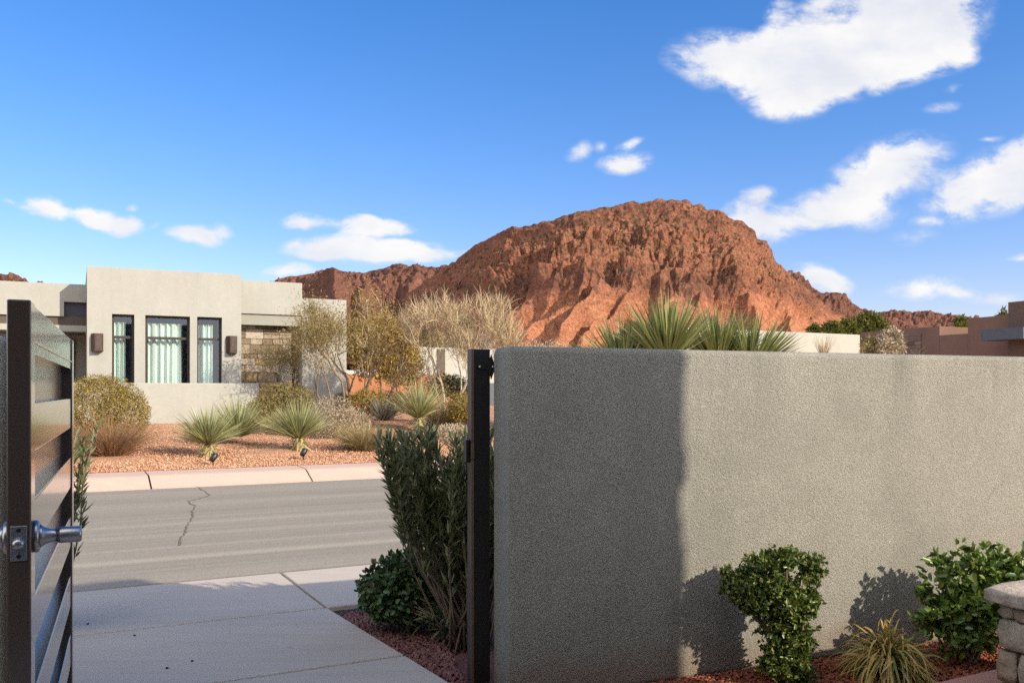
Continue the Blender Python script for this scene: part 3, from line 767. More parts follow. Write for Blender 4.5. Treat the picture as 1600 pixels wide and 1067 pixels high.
def pierced(mb, u0, u1, z0, z1, w, depth, holes):
    us = sorted(set([u0, u1]+[h[0] for h in holes]+[h[1] for h in holes])); zs = sorted(set([z0, z1]+[h[2] for h in holes]+[h[3] for h in holes]))
    def hole(a, b): return any(h[0] < (a[0]+a[1])/2 < h[1] and h[2] < (b[0]+b[1])/2 < h[3] for h in holes)
    for a in zip(us[:-1], us[1:]):
        for b in zip(zs[:-1], zs[1:]):
            if not hole(a, b):
                mb.add([hP(a[0], w, b[0]), hP(a[1], w, b[0]), hP(a[1], w, b[1]), hP(a[0], w, b[1])], [(0, 1, 2, 3)])
    for h in holes:
        c = [(h[0], h[2]), (h[1], h[2]), (h[1], h[3]), (h[0], h[3])]
        for (a, b) in zip(c, c[1:]+c[:1]):
            mb.add([hP(a[0], w, a[1]), hP(b[0], w, b[1]), hP(b[0], w-depth, b[1]), hP(a[0], w-depth, a[1])], [(0, 3, 2, 1)])
    # sides, top, back
    mb.add([hP(u0, w, z0), hP(u0, w, z1), hP(u0, w-7, z1), hP(u0, w-7, z0)], [(0, 1, 2, 3)])
    mb.add([hP(u1, w, z0), hP(u1, w, z1), hP(u1, w-7, z1), hP(u1, w-7, z0)], [(3, 2, 1, 0)])
    mb.add([hP(u0, w, z1), hP(u1, w, z1), hP(u1, w-7, z1), hP(u0, w-7, z1)], [(0, 1, 2, 3)])
    mb.add([hP(u0, w-7, z0), hP(u1, w-7, z0), hP(u1, w-7, z1), hP(u0, w-7, z1)], [(3, 2, 1, 0)])
def ashlar(mb, u0, u1, z0, z1, w, th, rows=(0.10, 0.26), wid=(0.18, 0.5), gap=0.012, Pf=None, holes=()):
    Pf = Pf or hP; z = z0
    while z < z1-0.02:
        h = min(random.uniform(*rows), z1-z); u = u0
        if z1-z-h < 0.06: h = z1-z
        while u < u1-0.02:
            l = min(random.uniform(*wid), u1-u)
            if u1-u-l < 0.08: l = u1-u
            parts = [(z, h)] if (h < 0.2 or random.random() < 0.6) else [(z, h*0.45), (z+h*0.45, h*0.55)]
            for zz, hh in parts:
                if any(hl[0]-0.02 < u+l/2 < hl[1]+0.02 and hl[2] < zz+hh/2 < hl[3] for hl in holes): continue
                pr = random.uniform(0.0, 0.03)
                c = [Pf(u+gap/2, w, zz+gap/2), Pf(u+l-gap/2, w, zz+gap/2), Pf(u+l-gap/2, w+th+pr, zz+gap/2), Pf(u+gap/2, w+th+pr, zz+gap/2)]
                d = [q+np.array([0, 0, hh-gap]) for q in c]
                mb.hexa([c[3], c[2], c[1], c[0], d[3], d[2], d[1], d[0]])
            u += l
        z += h
def house():
    zb = 0.45
    t = thing('stucco_house', hP(0, 0, zb), 'beige flat roofed stucco house with three curtained windows across the street', 'house')
    top1 = (hZ(136, 417)+hZ(377, 427.7))/2
    u1 = hU(377)
    D = 0.16
    wins = [(hU(175), hU(210), hZ(192, 491)), (hU(227), hU(297), hZ(262, 493.5)), (hU(308), hU(347), hZ(327, 495.5))]
    zlow = 0.95
    holes = [(a, b, zlow, zt) for a, b, zt in wins]
    mb = MB(); pierced(mb, 0, u1, zb, top1, 0, D, holes); mb.build('tall_wall', M['house'], t)
    for a, b, zt in wins:
        fw = 0.05
        mb = MB(); fd0, fd1 = -D-0.04, -D+0.03
        for (x0, x1, z0, z1) in ((a, a+fw, zlow, zt), (b-fw, b, zlow, zt), (a+fw, b-fw, zt-fw, zt), (a+fw, b-fw, zlow, zlow+fw)):
            block(mb, x0, x1, fd0, fd1, z0, z1)
        zm = hZ(262, 528)
        block(mb, a+fw, b-fw, fd0, fd1-0.01, zm-0.03, zm+0.03)
        wd = mb.build('window', M['frame'], t)
        mb = MB(); mb.add([hP(a+fw, -D, zlow+fw), hP(b-fw, -D, zlow+fw), hP(b-fw, -D, zt-fw), hP(a+fw, -D, zt-fw)], [(0, 1, 2, 3)]); mb.build('pane', M['glass'], wd)
        # pleated curtains
        n = 90; us = np.linspace(a+fw*0.6, b-fw*0.6-(0.10 if b-a > 0.8 else 0.14), n)
        ph = np.cumsum(RNG.uniform(0.2, 1.0, n))*0.62*( (b-a)/0.9)
        wv = -D-0.16+0.055*np.sin(ph)+0.02*np.sin(ph*2.3)
        mb = MB(); vb = [hP(u, w, zlow) for u, w in zip(us, wv)]; vt = [hP(u, w*0.6-0.4*(D+0.16), zt-0.16) for u, w in zip(us, wv)]
        mb.add(vb+vt, [(i, i+1, n+i+1, n+i) for i in range(n-1)]); mb.build('curtain', M['curtain'], wd, True)
        mb = MB(); mb.add([hP(a-.3, -1.5, zlow-.3), hP(b+.3, -1.5, zlow-.3), hP(b+.3, -1.5, zt+.3), hP(a-.3, -1.5, zt+.3)], [(0, 1, 2, 3)])
        for s0, s1 in ((a-.3, a-.3), (b+.3, b+.3)): mb.add([hP(s0, -1.5, zlow-.3), hP(s0, -D-.05, zlow-.3), hP(s0, -D-.05, zt+.3), hP(s0, -1.5, zt+.3)], [(0, 1, 2, 3)])
        mb.add([hP(a-.3, -1.5, zt+.3), hP(b+.3, -1.5, zt+.3), hP(b+.3, -D-.05, zt+.3), hP(a-.3, -D-.05, zt+.3)], [(0, 1, 2, 3)])
        mb.build('room', M['darkvoid'], wd)
    # wall lamps: faceted wedges
    for x0, x1, y0, y1 in ((142, 160, 521, 549), (353, 369, 525, 552)):
        a, b = hU(x0), hU(x1); zt, z0 = hZ(x0, y0), hZ(x0, y1); m = a+(b-a)*0.30
        mb = MB(); ring = [(a, 0.0), (m, 0.17), (b, 0.15), (b+0.02, 0.0)]
        v = [hP(u, w, z0) for u, w in ring]+[hP(u, w, zt) for u, w in ring]
        mb.add(v, [(0, 1, 2, 3), (7, 6, 5, 4)]+[(i, 4+i, 4+(i+1) % 4, (i+1) % 4) for i in range(4)])
        lm = mb.build('wall_lamp', M['bronze'], t, False, 0.006)
        mb = MB(); i3 = hP(m+0.025, 0.172, z0+0.03); 
        mb.add([hP(m+0.03, 0.171, z0+0.04), hP(b-0.03, 0.157, z0+0.09), hP(b-0.03, 0.157, zt-0.05), hP(m+0.03, 0.171, zt-0.04)], [(0, 3, 2, 1)])
        mb.build('lamp_shade', M['doorwood'], lm)
    # left wing: parapet over a dark entry porch
    ul = hU(-140); wl = -0.9
    zt = (hZ(0, 440, wl)+hZ(135, 443.5, wl))/2; zp = hZ(110, 494.5, wl); zs = hZ(118, 472, wl)
    us = hU(100, wl)
    mb = MB(); block(mb, ul, us, wl-0.35, wl, zp, zt); block(mb, us, -0.003, wl-0.35, wl, zs, zt)
    block(mb, ul, -0.003, wl-7, wl-3.2, zb, zt-0.02); block(mb, ul, -0.003, wl-3.2, wl-0.35, zt-0.3, zt-0.02)
    mb.build('entry_parapet', M['house'], t)
    mb = MB(); block(mb, us, -0.003, wl-0.30, wl-0.12, zp, zs); mb.build('clerestory', M['slot'], t)
    zf = hZ(110, 508, wl); zl = hZ(110, 517.5, wl)
    mb = MB(); block(mb, ul, -0.004, wl-0.36, wl-0.06, zf, zp-0.003); mb.build('beam', M['beam'], t)
    mb = MB(); block(mb, ul, -0.004, wl-0.5, wl-0.02, zl, zf-0.003); mb.build('lintel', M['house'], t)
    ud0, ud1 = hU(96, wl-1.6), hU(134, wl-1.6)
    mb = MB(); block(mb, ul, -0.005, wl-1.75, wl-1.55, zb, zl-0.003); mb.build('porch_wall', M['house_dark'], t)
    dr = MB(); block(dr, ud0, ud1-0.25, wl-1.54, wl-1.48, zb+0.05, zl-0.12); dr = dr.build('door', M['doorwood'], t)
    mb = MB(); hb = hP(ud0+0.18, wl-1.42, 1.2); mb.tube([hb, hb+np.array([0, 0, 1.0])], [0.02, 0.02], 8); mb.build('handle', M['plate'], dr)
    # right wing with stone facing under a deep fascia
    wr = -0.45; ur = hU(472, wr); zr = (hZ(377, 438.5, wr)+hZ(472, 441.5, wr))/2
    zso = hZ(420, 508, wr); zfa = hZ(420, 491, wr)
    uend = hU(541.5, wr); z3 = (hZ(472, 466, wr)+hZ(541, 468.5, wr))/2
    ust = ur+0.003
    mb = MB(); block(mb, u1+0.003, ur, wr-6, wr, zfa, zr); mb.build('upper_wall', M['house'], t)
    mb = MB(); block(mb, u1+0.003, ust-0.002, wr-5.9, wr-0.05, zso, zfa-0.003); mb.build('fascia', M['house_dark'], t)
    mb = MB(); block(mb, ust, uend, wr-5.8, wr-0.012, zb, z3); mb.build('end_wall', M['house'], t)
    ws = wr-0.40
    d0, d1 = hU(434, ws), hU(459, ws); zd = hZ(445, 559, ws); zdb = 0.9
    mb = MB(); block(mb, u1+0.003, ust-0.004, wr-5.7, ws, zb, zso-0.003); mb.build('recess_wall', M['mortar'], t)
    mb = MB(); ashlar(mb, u1+0.01, ust-0.006, zb, zso-0.005, ws, 0.05, holes=[(d0, d1, zdb-.3, zd)]); mb.build('stone_facing', M['ashlar'], t)
    f = MB()
    for (x0, x1, za, zb2) in ((d0, d0+.05, zdb, zd), (d1-.05, d1, zdb, zd), (d0+.05, d1-.05, zd-.06, zd)): block(f, x0, x1, ws+0.003, ws+0.06, za, zb2)
    f = f.build('window', M['frame'], t)
    mb = MB(); mb.add([hP(d0+.05, ws+0.03, zdb), hP(d1-.05, ws+0.03, zdb), hP(d1-.05, ws+0.03, zd-.06), hP(d0+.05, ws+0.03, zd-.06)], [(0, 1, 2, 3)]); mb.build('pane', M['glass'], f)
    mb = MB(); mb.add([hP(d0+.02, ws+0.012, zdb), hP(d1-.02, ws+0.012, zdb), hP(d1-.02, ws+0.012, zd-.02), hP(d0+.02, ws+0.012, zd-.02)], [(0, 1, 2, 3)]); mb.build('blind', M['slot'], f)
    # low courtyard wall in front
    wo = 1.5; a, b = hU(80, wo), hU(405, wo); zt = hZ(320, 598.5, wo)
    lt = thing('courtyard_wall', hP(a, wo, 0.4), 'low beige stucco wall in front of the house windows', 'wall')
    mb = MB(); ring = [(a, wo-0.2), (a, wo), (b, wo), (b, wo-0.2)]
    mb.prism([tuple(hP(u, w, 0)[:2]) for u, w in ring], 0.3, zt)
    mb.build('wall_panel', M['lowwall'], lt, False, 0.02)
    mb = MB(); ring = [(b-0.2, wo-1.48), (b-0.2, wo-0.203), (b, wo-0.203), (b, wo-1.48)]
    mb.prism([tuple(hP(u, w, 0)[:2]) for u, w in ring], 0.3, zt-0.002); mb.build('return_wall', M['lowwall'], lt)
house()

# ------------------------------------------------------------------ own house behind the camera (throws the shade on the entry)
def own_house():
    t = thing('entry_house', (2.0, -3.0, 0), 'flat roofed stucco house behind the viewpoint that shades the entry', 'house')
    c = np.array([0.787, 4.158])+5.0*np.array([math.sin(SUN_AZ), -math.cos(SUN_AZ)]); H = 4.50
    a = c-S*13; mb = MB()
    d_ = c-S*0.03; mb.prism([tuple(a), tuple(a-Q*6), tuple(d_-Q*6), tuple(d_)], 0, H); mb.build('wall', M['ownhouse'], t)
    mb = MB(); z = 0.0
    while z < H-0.05:
        h = min(random.uniform(0.10, 0.20), H-z); pr = random.uniform(-0.015, 0.03); l = random.uniform(0.25, 0.5)
        mb.box(np.array([*(c-S*l-Q*0.4), z+0.004]), np.array([*(S*(l+pr)), 0]), np.array([*(Q*(0.4+random.uniform(0.01, 0.04))), 0]), (0, 0, h-0.008)); z += h
    mb.build('corner_stone', M['ashlar'], t)
    mb = MB(); mb.prism([tuple(c-S*6.2+Q*0.003), tuple(c-S*5.1+Q*0.003), tuple(c-S*5.1+Q*0.05), tuple(c-S*6.2+Q*0.05)], 0.0, 2.3); mb.build('door', M['doorwood'], t)
own_house()

# ------------------------------------------------------------------ right background: pale wall, brown house
def obox(name, ring, z0, z1, mat, parent, bevel=0):
    mb = MB(); mb.prism([tuple(p[:2]) for p in ring], z0, z1); return mb.build(name, mat, parent, False, bevel)
def right_side():
    Y = 24.0
    a = pt(1050, 0, Y-1.0)[:2]; P1 = pt(1344, 523, 26.0); zt = P1[2]
    d = S; b = P1[:2]; a = b-d*6.5
    t = thing('stucco_wall', (*a, 0.4), 'pale beige flat stucco wall beyond the garden wall and spiky sotol', 'wall')
    obox('wall_panel', [a, b, b+Q*0.3, a+Q*0.3], 0.2, zt, M['palewall'], t, 0.02)
    # brown house: long face turned away from the sun, running toward the street
    c = pt(1345, 0, 34.0)[:2]
    vx = (150-CX)/F; e = nrm(np.array([-vx, -1.0]))       # wall runs from far to near, to the right
    def face(px):   # distance along the face seen in column px
        r = (px-CX)/F; return (r*c[1]-c[0])/(e[0]-r*e[1])
    def P(s, w=0.0, z=0.0):
        n = np.array([-e[1], e[0]]); n = n if n[0] > 0 else -n
        q = c+e*s+n*w; return np.array([q[0], q[1], z])
    def Z(px, py): return EYE-(py-CY)/F*P(face(px))[1]
    t = thing('brown_house', P(face(1480), 1, 0.3), 'brown flat roofed stucco house with stepped parapets at the right', 'house')
    def bl(name, x0, x1, ztop, mat, w0=0.0, w1=7.0, z0=0.2):
        s0, s1 = face(x0), face(x1); return obox(name, [P(s0, w0), P(s1, w0), P(s1, w1), P(s0, w1)], z0, ztop, mat, t)
    bl('low_wing', 1345, 1468, (Z(1395, 515)+Z(1468, 510))/2, M['brown'])
    bl('parapet', 1468.4, 1512, Z(1490, 522.5), M['brown'], 0.004)
    s0, s1 = face(1468), face(1512)
    obox('inner_parapet', [P(s0, 1.6), P(s1, 1.6), P(s1, 1.9), P(s0, 1.9)], 0.5, Z(1490, 510.5), M['palewall'], t)
    bl('tall_wing', 1512.3, 1596, (Z(1512, 498)+Z(1590, 490.5))/2, M['brown'], 0.002)
    bl('chimney', 1592, 1625, Z(1597, 473), M['dkstone'], -0.5, 1.0)
    bl('fascia', 1573, 1640, Z(1590, 516), M['fascia'], -1.2, -0.505, Z(1590, 533))
    mb = MB(); s0, s1 = face(1346), face(1440)
    ashlar(mb, s0, s1, 0.3, Z(1390, 524), 0.0, 0.0, (0.10, 0.22), (0.25, 0.6), 0.01, lambda u, w, z: P(u, -w-0.02, z)); mb.build('stone_facing', M['dkstone'], t)
    return P, face
right_side()

# background between the house and the gate post
def mid_background():
    a = pt(540, 0, 38)[:2]; b = pt(705, 0, 41)[:2]; z = pt(620, 585, 39)[2]
    t = thing('terracotta_wall', (*a, 0.5), 'terracotta red stucco wall behind the shrubs', 'wall')
    d = nrm(b-a); n = np.array([-d[1], d[0]])
    obox('wall_panel', [a, b, b+n*0.3, a+n*0.3], 0.3, z, M['terra'], t)
    a = pt(650, 0, 52)[:2]; b = pt(830, 0, 56)[:2]; z = pt(700, 543, 53)[2]
    t = thing('pale_house', (*a, 0.5), 'pale distant stucco house behind the bare tree', 'house')
    d = nrm(b-a); n = np.array([-d[1], d[0]])
    obox('wall', [a, b, b+n*5, a+n*5], 0.3, z, M['palewall'], t)
    s0 = a+d*1.35-n*0.02; s1 = s0+d*0.5
    obox('pilaster', [s0-n*0.04, s1-n*0.04, s1+n*0.015, s0+n*0.015], 0.3, z-0.1, M['beam'], t)
    a = pt(718, 0, 44)[:2]; b = pt(800, 0, 46)[:2]; z = pt(730, 598, 44)[2]
    t = thing('grey_wall', (*a, 0.5), 'short dark grey wall just left of the gate post', 'wall')
    d = nrm(b-a); n = np.array([-d[1], d[0]])
    obox('wall_panel', [a, b, b+n*0.3, a+n*0.3], 0.3, z, M['fascia'], t)
mid_background()

# ------------------------------------------------------------------ mountains
def rock_mat(name, scrub=0.5, pale=0.3, tint=(1.46, 1.46, 1.46)):
    t = NT(name)
    z = t.sep()[2]
    big = t.noise(0.012, 6, 0.6); mid = t.noise(0.06, 6, 0.65); fin = t.noise(0.35, 6, 0.7)
    col = t.ramp(mid, [(0.25, (0.18, 0.064, 0.036)), (0.5, (0.29, 0.110, 0.058)), (0.75, (0.38, 0.165, 0.092))])
    col = t.mix(t.math('MULTIPLY', t.ramp(big, [(0.4, (0, 0, 0)), (0.65, (1, 1, 1))]), pale), col, (0.34, 0.165, 0.095))
    st = t.noise(1.0, 4, 0.6, t.mapv(scale=(0.010, 0.010, 0.11)))
    col = t.mix(0.45, col, t.ramp(st, [(0.36, (0.11, 0.036, 0.022)), (0.45, (0.26, 0.098, 0.052)), (0.55, (0.24, 0.090, 0.048)), (0.66, (0.42, 0.21, 0.125))]))
    varn = t.noise(0.05, 5, 0.6, t.mapv(scale=(1, 1, 0.35)))
    col = t.mix(t.ramp(varn, [(0.55, (0, 0, 0)), (0.68, (0.55,)*3)]), col, (0.10, 0.042, 0.030))
    hz = t.math('ADD', t.math('MULTIPLY', z, 1/120.0), t.math('MULTIPLY', t.math('SUBTRACT', t.noise(0.01, 4), 0.5), 0.9))
    col = t.mix(t.math('MULTIPLY', t.ramp(hz, [(0.35, (1, 1, 1)), (0.75, (0, 0, 0))]), 0.65), col, t.ramp(mid, [(0.3, (0.31, 0.125, 0.062)), (0.7, (0.43, 0.195, 0.105))]))
    hi = t.ramp(hz, [(0.5, (0, 0, 0)), (0.95, (1, 1, 1))])
    col = t.mix(t.math('MULTIPLY', hi, 0.55), col, (0.17, 0.080, 0.050))
    bz = t.math('ADD', z, t.math('MULTIPLY', t.math('SUBTRACT', t.noise(0.018, 4), 0.5), 34.0))
    bm = t.ramp(t.math('DIVIDE', bz, 220.0), [(0.0, (0, 0, 0)), (0.385, (0, 0, 0)), (0.42, (1, 1, 1)), (0.49, (1, 1, 1)), (0.53, (0.1,)*3), (0.70, (0.1,)*3), (0.76, (0.8,)*3), (0.84, (0.8,)*3), (0.88, (0.2,)*3)])
    bm = t.math('MULTIPLY', t.sep(bm)[0], t.sep(t.ramp(t.noise(0.045, 5, 0.65), [(0.40, (0.15,)*3), (0.58, (0.8,)*3)]))[0])
    col = t.mix(bm, col, (0.105, 0.048, 0.034))  # dark cliff bands: desert varnish with alcove shade painted in
    # desert scrub speckle, thicker on the upper benches
    sp = t.voro(0.17)
    dens = t.math('MULTIPLY', t.math('MULTIPLY', t.ramp(t.noise(0.02, 4), [(0.30, (0, 0, 0)), (0.50, (1, 1, 1))]), scrub), t.math('ADD', t.math('MULTIPLY', hi, 0.8), 0.25), True)
    m = t.math('MULTIPLY', t.ramp(sp, [(0.26, (1, 1, 1)), (0.44, (0, 0, 0))]), dens)
    col = t.mix(m, col, (0.055, 0.050, 0.026))
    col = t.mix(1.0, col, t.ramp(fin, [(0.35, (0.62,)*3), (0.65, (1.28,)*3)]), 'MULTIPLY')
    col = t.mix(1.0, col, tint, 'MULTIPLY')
    t.color(col).set(rough=0.95, spec=0.1)
    t.bump(t.math('ADD', t.math('MULTIPLY', fin, 1.0), t.math('MULTIPLY', t.noise(0.12, 5, 0.65), 2.0)), 1.0, 3.5)
    return t.m
M['rock'] = rock_mat('red_sandstone', 0.75, 0.5)
M['rock_far'] = rock_mat('hazed_red_sandstone', 0.4, 0.25, (1.02, 1.10, 1.30))  # blue tint paints distance haze into the far rock colour

def ridge(name, prof, Yr, Yf, foot, mat, label, apex, gully=1.0, rough=1.0, seed=0, cliff=None, step=1.3, rows=230, shape=1.0, gs=0.018, w0=1.2, curl=None, shear=(0, 0)):
    xs = np.array([p[0] for p in prof], float); ys = np.array([p[1] for p in prof], float)
    px = np.arange(xs[0], xs[-1], step); ry = np.interp(px, xs, ys)
    v = np.concatenate([np.linspace(0, 1, rows), 1+np.linspace(0.03, 1.0, 24)])       # beyond 1: back slope
    PX, V = np.meshgrid(px, v); RY = np.tile(ry, (len(v), 1))
    vf = np.minimum(V, 1)
    off = 0.0
    if curl is not None:
        c0, c1, kl, kr_ = curl; off = kl*np.clip((c0-PX)/300, 0, 1.6)**1.5+kr_*np.clip((PX-c1)/300, 0, 1.6)**1.5
    Y = Yf+off+(Yr-Yf)*V
    zr = (CY-RY)/F*(Yr+off)+EYE
    zf = (CY-foot)/F*(Yf+off)
    h = vf**shape
    if cliff is not None:       # piecewise profile: talus, cliff band, bench, caprock
        cv, ch = cliff; warp = 0.05*fbm(PX*0.012, PX*0+seed, 3, seed+9)
        h = np.interp(np.clip(vf+warp*np.sin(vf*math.pi), 0, 1), cv, ch)
    Z = zf+(zr-zf)*h
    hh = np.maximum(zr-zf, 1)
    back = np.maximum(V-1, 0); Z = Z-back*hh*0.9
    # gullies run down the face, sheared left on the left side and slightly right on the right
    wR = 1/(1+np.exp(-(PX-apex)/50.0))
    sx, sy = PX*Yr/F, Y
    tri = lambda x, y, o: 1-np.abs(gn(x, y, o))*2.0
    def gset(k, o):
        cc = PX-k*vf+16*fbm(PX*0.012, vf*4+o, 3, seed+3+o)
        return tri(cc*gs, vf*0.7+seed, seed+1+o)-0.4, tri(cc*gs*2.2+7.7, vf*1.6+seed, seed+5+o)-0.4, tri(cc*gs*5.5+3.1, vf*4.0+seed, seed+6+o)-0.4
    GL, GR_ = gset(shear[0], 0), gset(shear[1], 20)
    g1, g2, g3 = [l*(1-wR)+0.75*r*wR for l, r in zip(GL, GR_)]
    edge = 0.66+0.07*fbm(PX*0.02, vf*3, 3, seed+31)
    low = np.clip((edge-vf)/0.16, 0, 1); low = low*low*(3-2*low)          # talus and ridges below the cliff band
    foot_ = np.clip(vf/0.12, 0, 1)
    body = np.where(V > 1, 0.0, np.sin(np.clip(vf, 0, 1)*math.pi)**0.5*np.clip((1.02-vf)*7, 0, 1))
    dz = hh*gully*body*((0.30*g1+0.075*g2+0.014*g3)*low*foot_+(0.10*g1+0.055*g2+0.022*g3)*(1-low))
    # rubble and broken ledges on the upper slope
    rub = fbm(sx*0.030, sy*0.030+Z*0.02, 6, seed+2, 0.60)
    blk = fbm(sx*0.10, Z*0.16+sy*0.04, 4, seed+11, 0.6)
    ef = np.where(V > 1, 0.4, 0.55+0.45*np.clip((1.0-vf)*8, 0, 1))
    up = 1-low*0.75
    Z = Z+dz+rough*(3.6*rub*(0.25+0.75*up)+1.9*blk*up)*ef
    Yd = Y-rough*3.2*blk*up*ef
    ledge = 13.0+4.0*fbm(sx*0.004, sx*0.0, 2, seed+8)
    ph = (Z+5*fbm(sx*.012, sy*.012, 3, seed))/ledge
    amt = np.clip(fbm(sx*0.01, Z*0.03, 3, seed+13)*1.6+0.55, 0, 1.2)*(0.25+0.75*(1-low))
    Z = np.where(V < 1, Z-amt*ledge*np.sin(ph*2*math.pi)/(2*math.pi)*1.25, Z)
    X = (PX-CX)/F*Y
    vv = np.stack([X, Yd, Z], -1).reshape(-1, 3); n, m = PX.shape
    i = np.arange(n*m).reshape(n, m)
    f = np.stack([i[:-1, :-1], i[:-1, 1:], i[1:, 1:], i[1:, :-1]], -1).reshape(-1, 4)
    o = make_obj(name, vv, f, mat, None, False); tag(o, kind='structure')
    return o
main = [(430, 585), (500, 548), (560, 515), (600, 488), (640, 458), (690, 421), (715, 406), (745, 385), (770, 370), (787, 360), (800, 356), (840, 350), (870, 341), (900, 333), (922, 330), (938, 325), (960, 322), (985, 317), (1000, 317), (1015, 313), (1045, 312), (1074, 310), (1082, 319), (1094, 318), (1104, 326), (1122, 328), (1134, 334), (1146, 345), (1160, 346), (1170, 356), (1184, 372), (1198, 377), (1205, 392), (1212, 408), (1232, 428), (1255, 447), (1280, 468), (1300, 485), (1330, 503), (1370, 520), (1440, 540), (1520, 560)]
ridge('mountain', main, 900, 680, 566, M['rock'], '', 1060, 1.05, 1.0, 4, ([0, .32, .50, .56, .64, .72, .76, .93, .96, 1.0], [0, .17, .32, .52, .58, .64, .73, .87, .97, 1.0]), gs=0.0165, curl=(900, 1120, 240, 260), shear=(215, -70))
left = [(-260, 440), (-120, 428), (-40, 431), (10, 432), (30, 435), (60, 446), (120, 460), (250, 470), (360, 462), (400, 450), (440, 440), (455, 434), (470, 430), (482, 428), (492, 425), (505, 427), (520, 421), (530, 424), (545, 429), (560, 428), (580, 424), (605, 417), (625, 413), (645, 416), (665, 418), (680, 421), (695, 417), (710, 418), (760, 430), (850, 450)]
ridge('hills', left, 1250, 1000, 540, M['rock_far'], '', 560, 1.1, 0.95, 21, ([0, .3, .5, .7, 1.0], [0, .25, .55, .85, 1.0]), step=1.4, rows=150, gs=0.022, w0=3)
r1 = [(1120, 470), (1180, 445), (1220, 430), (1233, 425), (1250, 428), (1262, 441), (1272, 453), (1285, 457), (1300, 458), (1318, 461), (1325, 468), (1340, 480), (1362, 489), (1400, 500), (1450, 520), (1500, 540)]
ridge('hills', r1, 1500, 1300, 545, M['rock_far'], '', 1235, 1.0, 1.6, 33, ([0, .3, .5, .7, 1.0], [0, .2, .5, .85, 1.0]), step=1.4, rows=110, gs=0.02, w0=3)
r2 = [(1250, 500), (1320, 492), (1362, 489), (1385, 489), (1398, 486), (1412, 485), (1425, 490), (1438, 488), (1452, 486), (1465, 491), (1480, 494), (1495, 493), (1510, 496), (1560, 500), (1650, 505), (1800, 512)]
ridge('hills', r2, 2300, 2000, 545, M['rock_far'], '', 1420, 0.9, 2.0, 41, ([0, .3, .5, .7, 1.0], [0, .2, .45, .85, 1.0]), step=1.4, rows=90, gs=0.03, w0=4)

# ------------------------------------------------------------------ plants
L_ = leaf_mat
M['sotol'] = L_('sotol_blades', [(0.17, 0.20, 0.075), (0.27, 0.285, 0.12), (0.37, 0.36, 0.17), (0.22, 0.25, 0.10), (0.46, 0.42, 0.22)], 0.12, 0.45, 0.4)
M['yucca'] = L_('yucca_blades', [(0.10, 0.13, 0.038), (0.18, 0.21, 0.065), (0.25, 0.265, 0.09), (0.14, 0.17, 0.05), (0.34, 0.33, 0.14)], 0.12, 0.45, 0.35)
M['sotol_grey'] = L_('dry_sotol_blades', [(0.10, 0.09, 0.075), (0.18, 0.16, 0.13), (0.24, 0.21, 0.16)], 0.1)
M['skirt'] = L_('dry_leaf_skirt', [(0.38, 0.33, 0.15), (0.48, 0.41, 0.22), (0.30, 0.25, 0.12)], 0.1)
M['sotol_base'] = plain('sotol_trunk', (0.34, 0.29, 0.13), 0.8, var=0.3, scale=30, bump=0.6, bscale=40)
M['golden'] = L_('golden_leaves', [(0.19, 0.135, 0.030), (0.27, 0.195, 0.045), (0.33, 0.24, 0.06), (0.22, 0.16, 0.04)], 0.2)
M['olive'] = L_('olive_leaves', [(0.17, 0.13, 0.05), (0.25, 0.20, 0.075), (0.20, 0.16, 0.06)], 0.2)
M['reddry'] = L_('red_dry_grass', [(0.24, 0.12, 0.06), (0.34, 0.20, 0.11), (0.20, 0.115, 0.055), (0.40, 0.27, 0.16)], 0.1)
M['tandry'] = L_('tan_dry_grass', [(0.27, 0.21, 0.09), (0.40, 0.31, 0.16), (0.20, 0.17, 0.07), (0.33, 0.26, 0.12)], 0.1)
M['paledry'] = L_('pale_dry_twigs', [(0.36, 0.28, 0.18), (0.46, 0.37, 0.26), (0.30, 0.235, 0.15)], 0.1)
M['bark'] = plain('grey_brown_bark', (0.20, 0.145, 0.095), 0.9, var=0.25, scale=12, bump=0.6, bscale=40)
M['palebark'] = plain('pale_bark', (0.42, 0.35, 0.26), 0.9, var=0.2, scale=12)
M['twig'] = L_('tan_twigs', [(0.40, 0.30, 0.18), (0.52, 0.41, 0.26), (0.33, 0.25, 0.14)], 0.0, 0.8, 0.1)
M['mesq'] = L_('mesquite_leaves', [(0.21, 0.165, 0.07), (0.31, 0.24, 0.11), (0.25, 0.19, 0.085)], 0.25)
M['oleander'] = L_('oleander_leaves', [(0.10, 0.115, 0.045), (0.165, 0.18, 0.07), (0.12, 0.14, 0.055), (0.25, 0.24, 0.11)], 0.15, 0.42, 0.4)
M['dkgreen'] = L_('dark_green_leaves', [(0.035, 0.075, 0.022), (0.065, 0.125, 0.036), (0.095, 0.16, 0.05), (0.05, 0.10, 0.03), (0.12, 0.08, 0.045)], 0.15, 0.4, 0.5)
M['topiary'] = L_('boxwood_leaves', [(0.045, 0.085, 0.016), (0.095, 0.15, 0.026), (0.17, 0.215, 0.036), (0.07, 0.115, 0.022), (0.05, 0.085, 0.018), (0.24, 0.235, 0.055), (0.08, 0.125, 0.026)], 0.22, 0.35, 0.5)
M['green'] = L_('glossy_green_leaves', [(0.045, 0.095, 0.016), (0.095, 0.165, 0.026), (0.17, 0.235, 0.040), (0.07, 0.125, 0.022), (0.22, 0.25, 0.05)], 0.25, 0.33, 0.5)
M['strap'] = L_('strappy_leaves', [(0.52, 0.35, 0.10), (0.14, 0.19, 0.055), (0.64, 0.46, 0.18), (0.46, 0.30, 0.09), (0.17, 0.21, 0.07), (0.58, 0.42, 0.19)], 0.2, 0.5)
M['fartree'] = L_('pine_green', [(0.06, 0.075, 0.016), (0.125, 0.13, 0.028), (0.19, 0.175, 0.042), (0.08, 0.095, 0.022)], 0.2)
